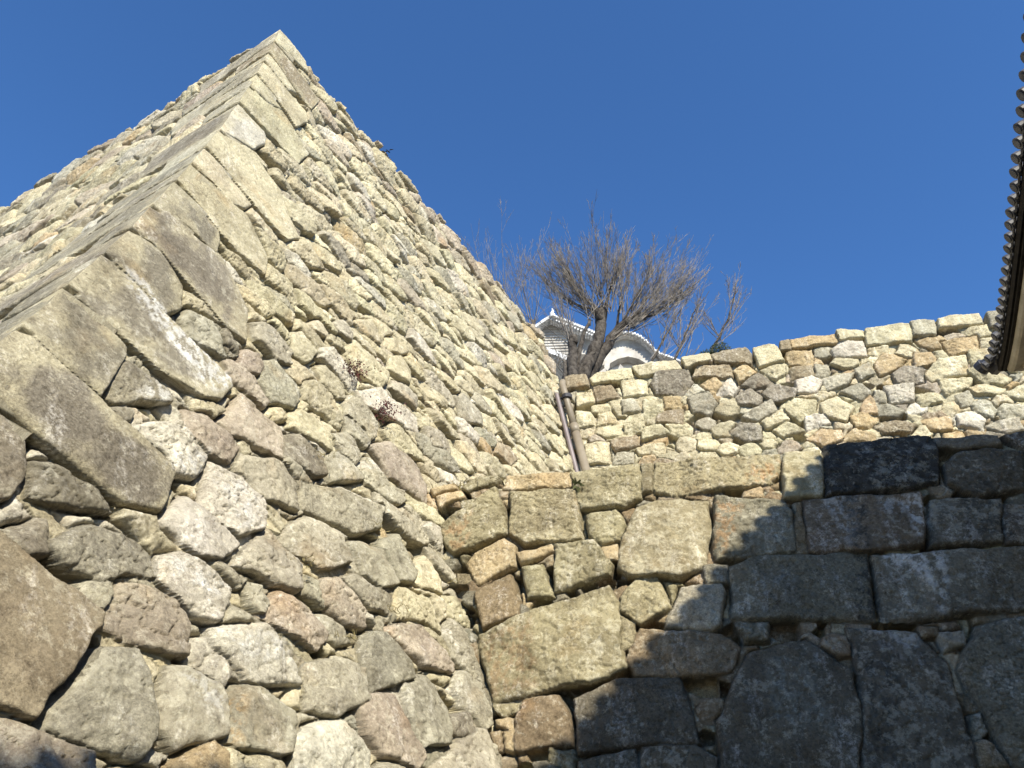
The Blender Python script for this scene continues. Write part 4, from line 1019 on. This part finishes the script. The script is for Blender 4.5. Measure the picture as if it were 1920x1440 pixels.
# ================================================================== bird
bp = ray((728.8, 284.5)); bp = bp/np.linalg.norm(bp)*60
bird = thing('bird', tuple(bp), 'tiny dark bird flying just right of the bastion edge', 'bird')
mb = MB()
fw = np.array([.35, .75, .3]); fw /= np.linalg.norm(fw); rt = np.cross(fw, (0,0,1)); rt /= np.linalg.norm(rt); upv = np.cross(rt, fw)
mb.tube([bp+fw*x for x in (.20,.17,.13,.06,-.04,-.12,-.2)], [.004,.02,.034,.052,.055,.035,.012], 8)
mb.add([bp-fw*.15-rt*.02, bp-fw*.15+rt*.02, bp-fw*.32+rt*.055, bp-fw*.32-rt*.055, bp-fw*.2+upv*.02], [(0,1,4),(1,2,4),(2,3,4),(3,0,4),(0,3,2,1)])
mb.build('body', M_FEATHER, bird, True)
for s in (-1, 1):
    mb = MB(); tip = np.array([.10, -.02, s*.0])
    W = [(.06,.0,.03),(.20,.10,.06),(.36,.13,.035),(.33,.03,.03),(.20,-.02,.045),(.06,-.07,.02)]
    P = [bp + rt*s*a_ + fw*b_ + upv*(c_*3.2) for a_, b_, c_ in W]; Q = [p - upv*.012 for p in P]
    mb.add(P + Q, [tuple(range(6)), tuple(range(6,12))[::-1]] + [(i, 6+i, 6+(i+1) % 6, (i+1) % 6) for i in range(6)])
    mb.build('wing', M_FEATHER, bird)

# ================================================================== small plants in the joints
def blades(mb, P, n, L, rng, spread=.6, wd=.006):
    for k in range(n):
        q = P + rng.normal(0, 1, 3)*np.array([.10,.10,.01]); d = np.array([rng.normal(0, spread), rng.normal(0, spread)-.15, 1.0]); d /= np.linalg.norm(d)
        s = np.cross(d, rng.normal(0,1,3)); s /= np.linalg.norm(s); l = L*rng.uniform(.5, 1.2); m_ = q + d*l*.55; e = q + d*l + np.array([rng.normal(0,.3)*l, rng.normal(0,.3)*l, -.22*l])
        mb.add([q-s*wd, q+s*wd, m_+s*wd*.7, m_-s*wd*.7, e], [(0,1,2,3),(3,2,4)])
rng = np.random.default_rng(21)
mb = MB()
for px in ((830,908),(850,905),(862,902),(875,896),(890,893),(905,890),(842,908)):
    X = hit_plane(px, PC, nC3) + nCh*.02; X[2] = ZC + .01; X = X - nCh*rng.uniform(.05, .35)
    blades(mb, X, 42, .17, rng, .8)
for px in ((856,1098),(742,1146),(640,1196),(700,990),(560,1060),(596,860)):
    X = hit_curved(px, nB) + nB*.05; blades(mb, X, 26, .10, rng, .9, .004)
for px in ((1290,735),(1100,742),(1480,700),(1700,690),(1190,712)):
    X = hit_plane(px, PD, nD3) + nDh*.12; blades(mb, X, 24, .16, rng, .9, .006)
g = mb.build('dry_grass', M_GRASS); g['kind'] = 'stuff'; g['label'] = 'dry grass on the ledge beside the bastion and in nearby wall joints'; g['category'] = 'grass'
X = hit_plane((1083, 915), PC, nC3) + nCh*.06
fn = thing('fern', tuple(X), 'small green fern in the joint below the drain pipe', 'fern')
mb = MB()
for k in range(15):
    a_ = rng.uniform(0, 2*math.pi); d = np.array([math.cos(a_)*.7, 0, math.sin(a_)*.6-.1]) + nCh*.7; d /= np.linalg.norm(d); L = rng.uniform(.09,.18); s = np.cross(d, nCh); s /= np.linalg.norm(s)
    for j in range(9):
        q = X + d*L*(j/9) - np.array([0,0,.05])*(j/9)**2; wv_ = .032*(1-j/9)+.006
        mb.add([q, q+s*wv_+d*.012, q+d*.016], [(0,1,2)]); mb.add([q, q-s*wv_+d*.012, q+d*.016], [(0,2,1)])
mb.build('fronds', M_NEEDLE, fn)
for px, lab in (((652,698), 'wine-red dry plant in a deep joint of the bastion, upper one'), ((708,774), 'wine-red dry plant in the bastion joints, lower one nearer the corner')):
    X = hit_curved(px, nB) + nB*.10
    t = thing('wall_plant', tuple(X), lab, 'plant', 'red plants in the bastion joints')
    mb = MB()
    for k in range(240):
        q = X + rng.normal(0, 1, 3)*np.array([.10,.10,.07]); d = rng.normal(0,1,3); d /= np.linalg.norm(d); s = np.cross(d, rng.normal(0,1,3)); s /= np.linalg.norm(s)
        mb.add([q-s*.012, q+s*.012, q+d*.04], [(0,1,2)])
    mb.build('leaves', M_REDLEAF, t)
    mb = MB()
    for k in range(12): mb.tube([X - nB*.12, X + rng.normal(0,.08,3)], [.006,.003], 4)
    mb.build('stems', M_TWIG, t)
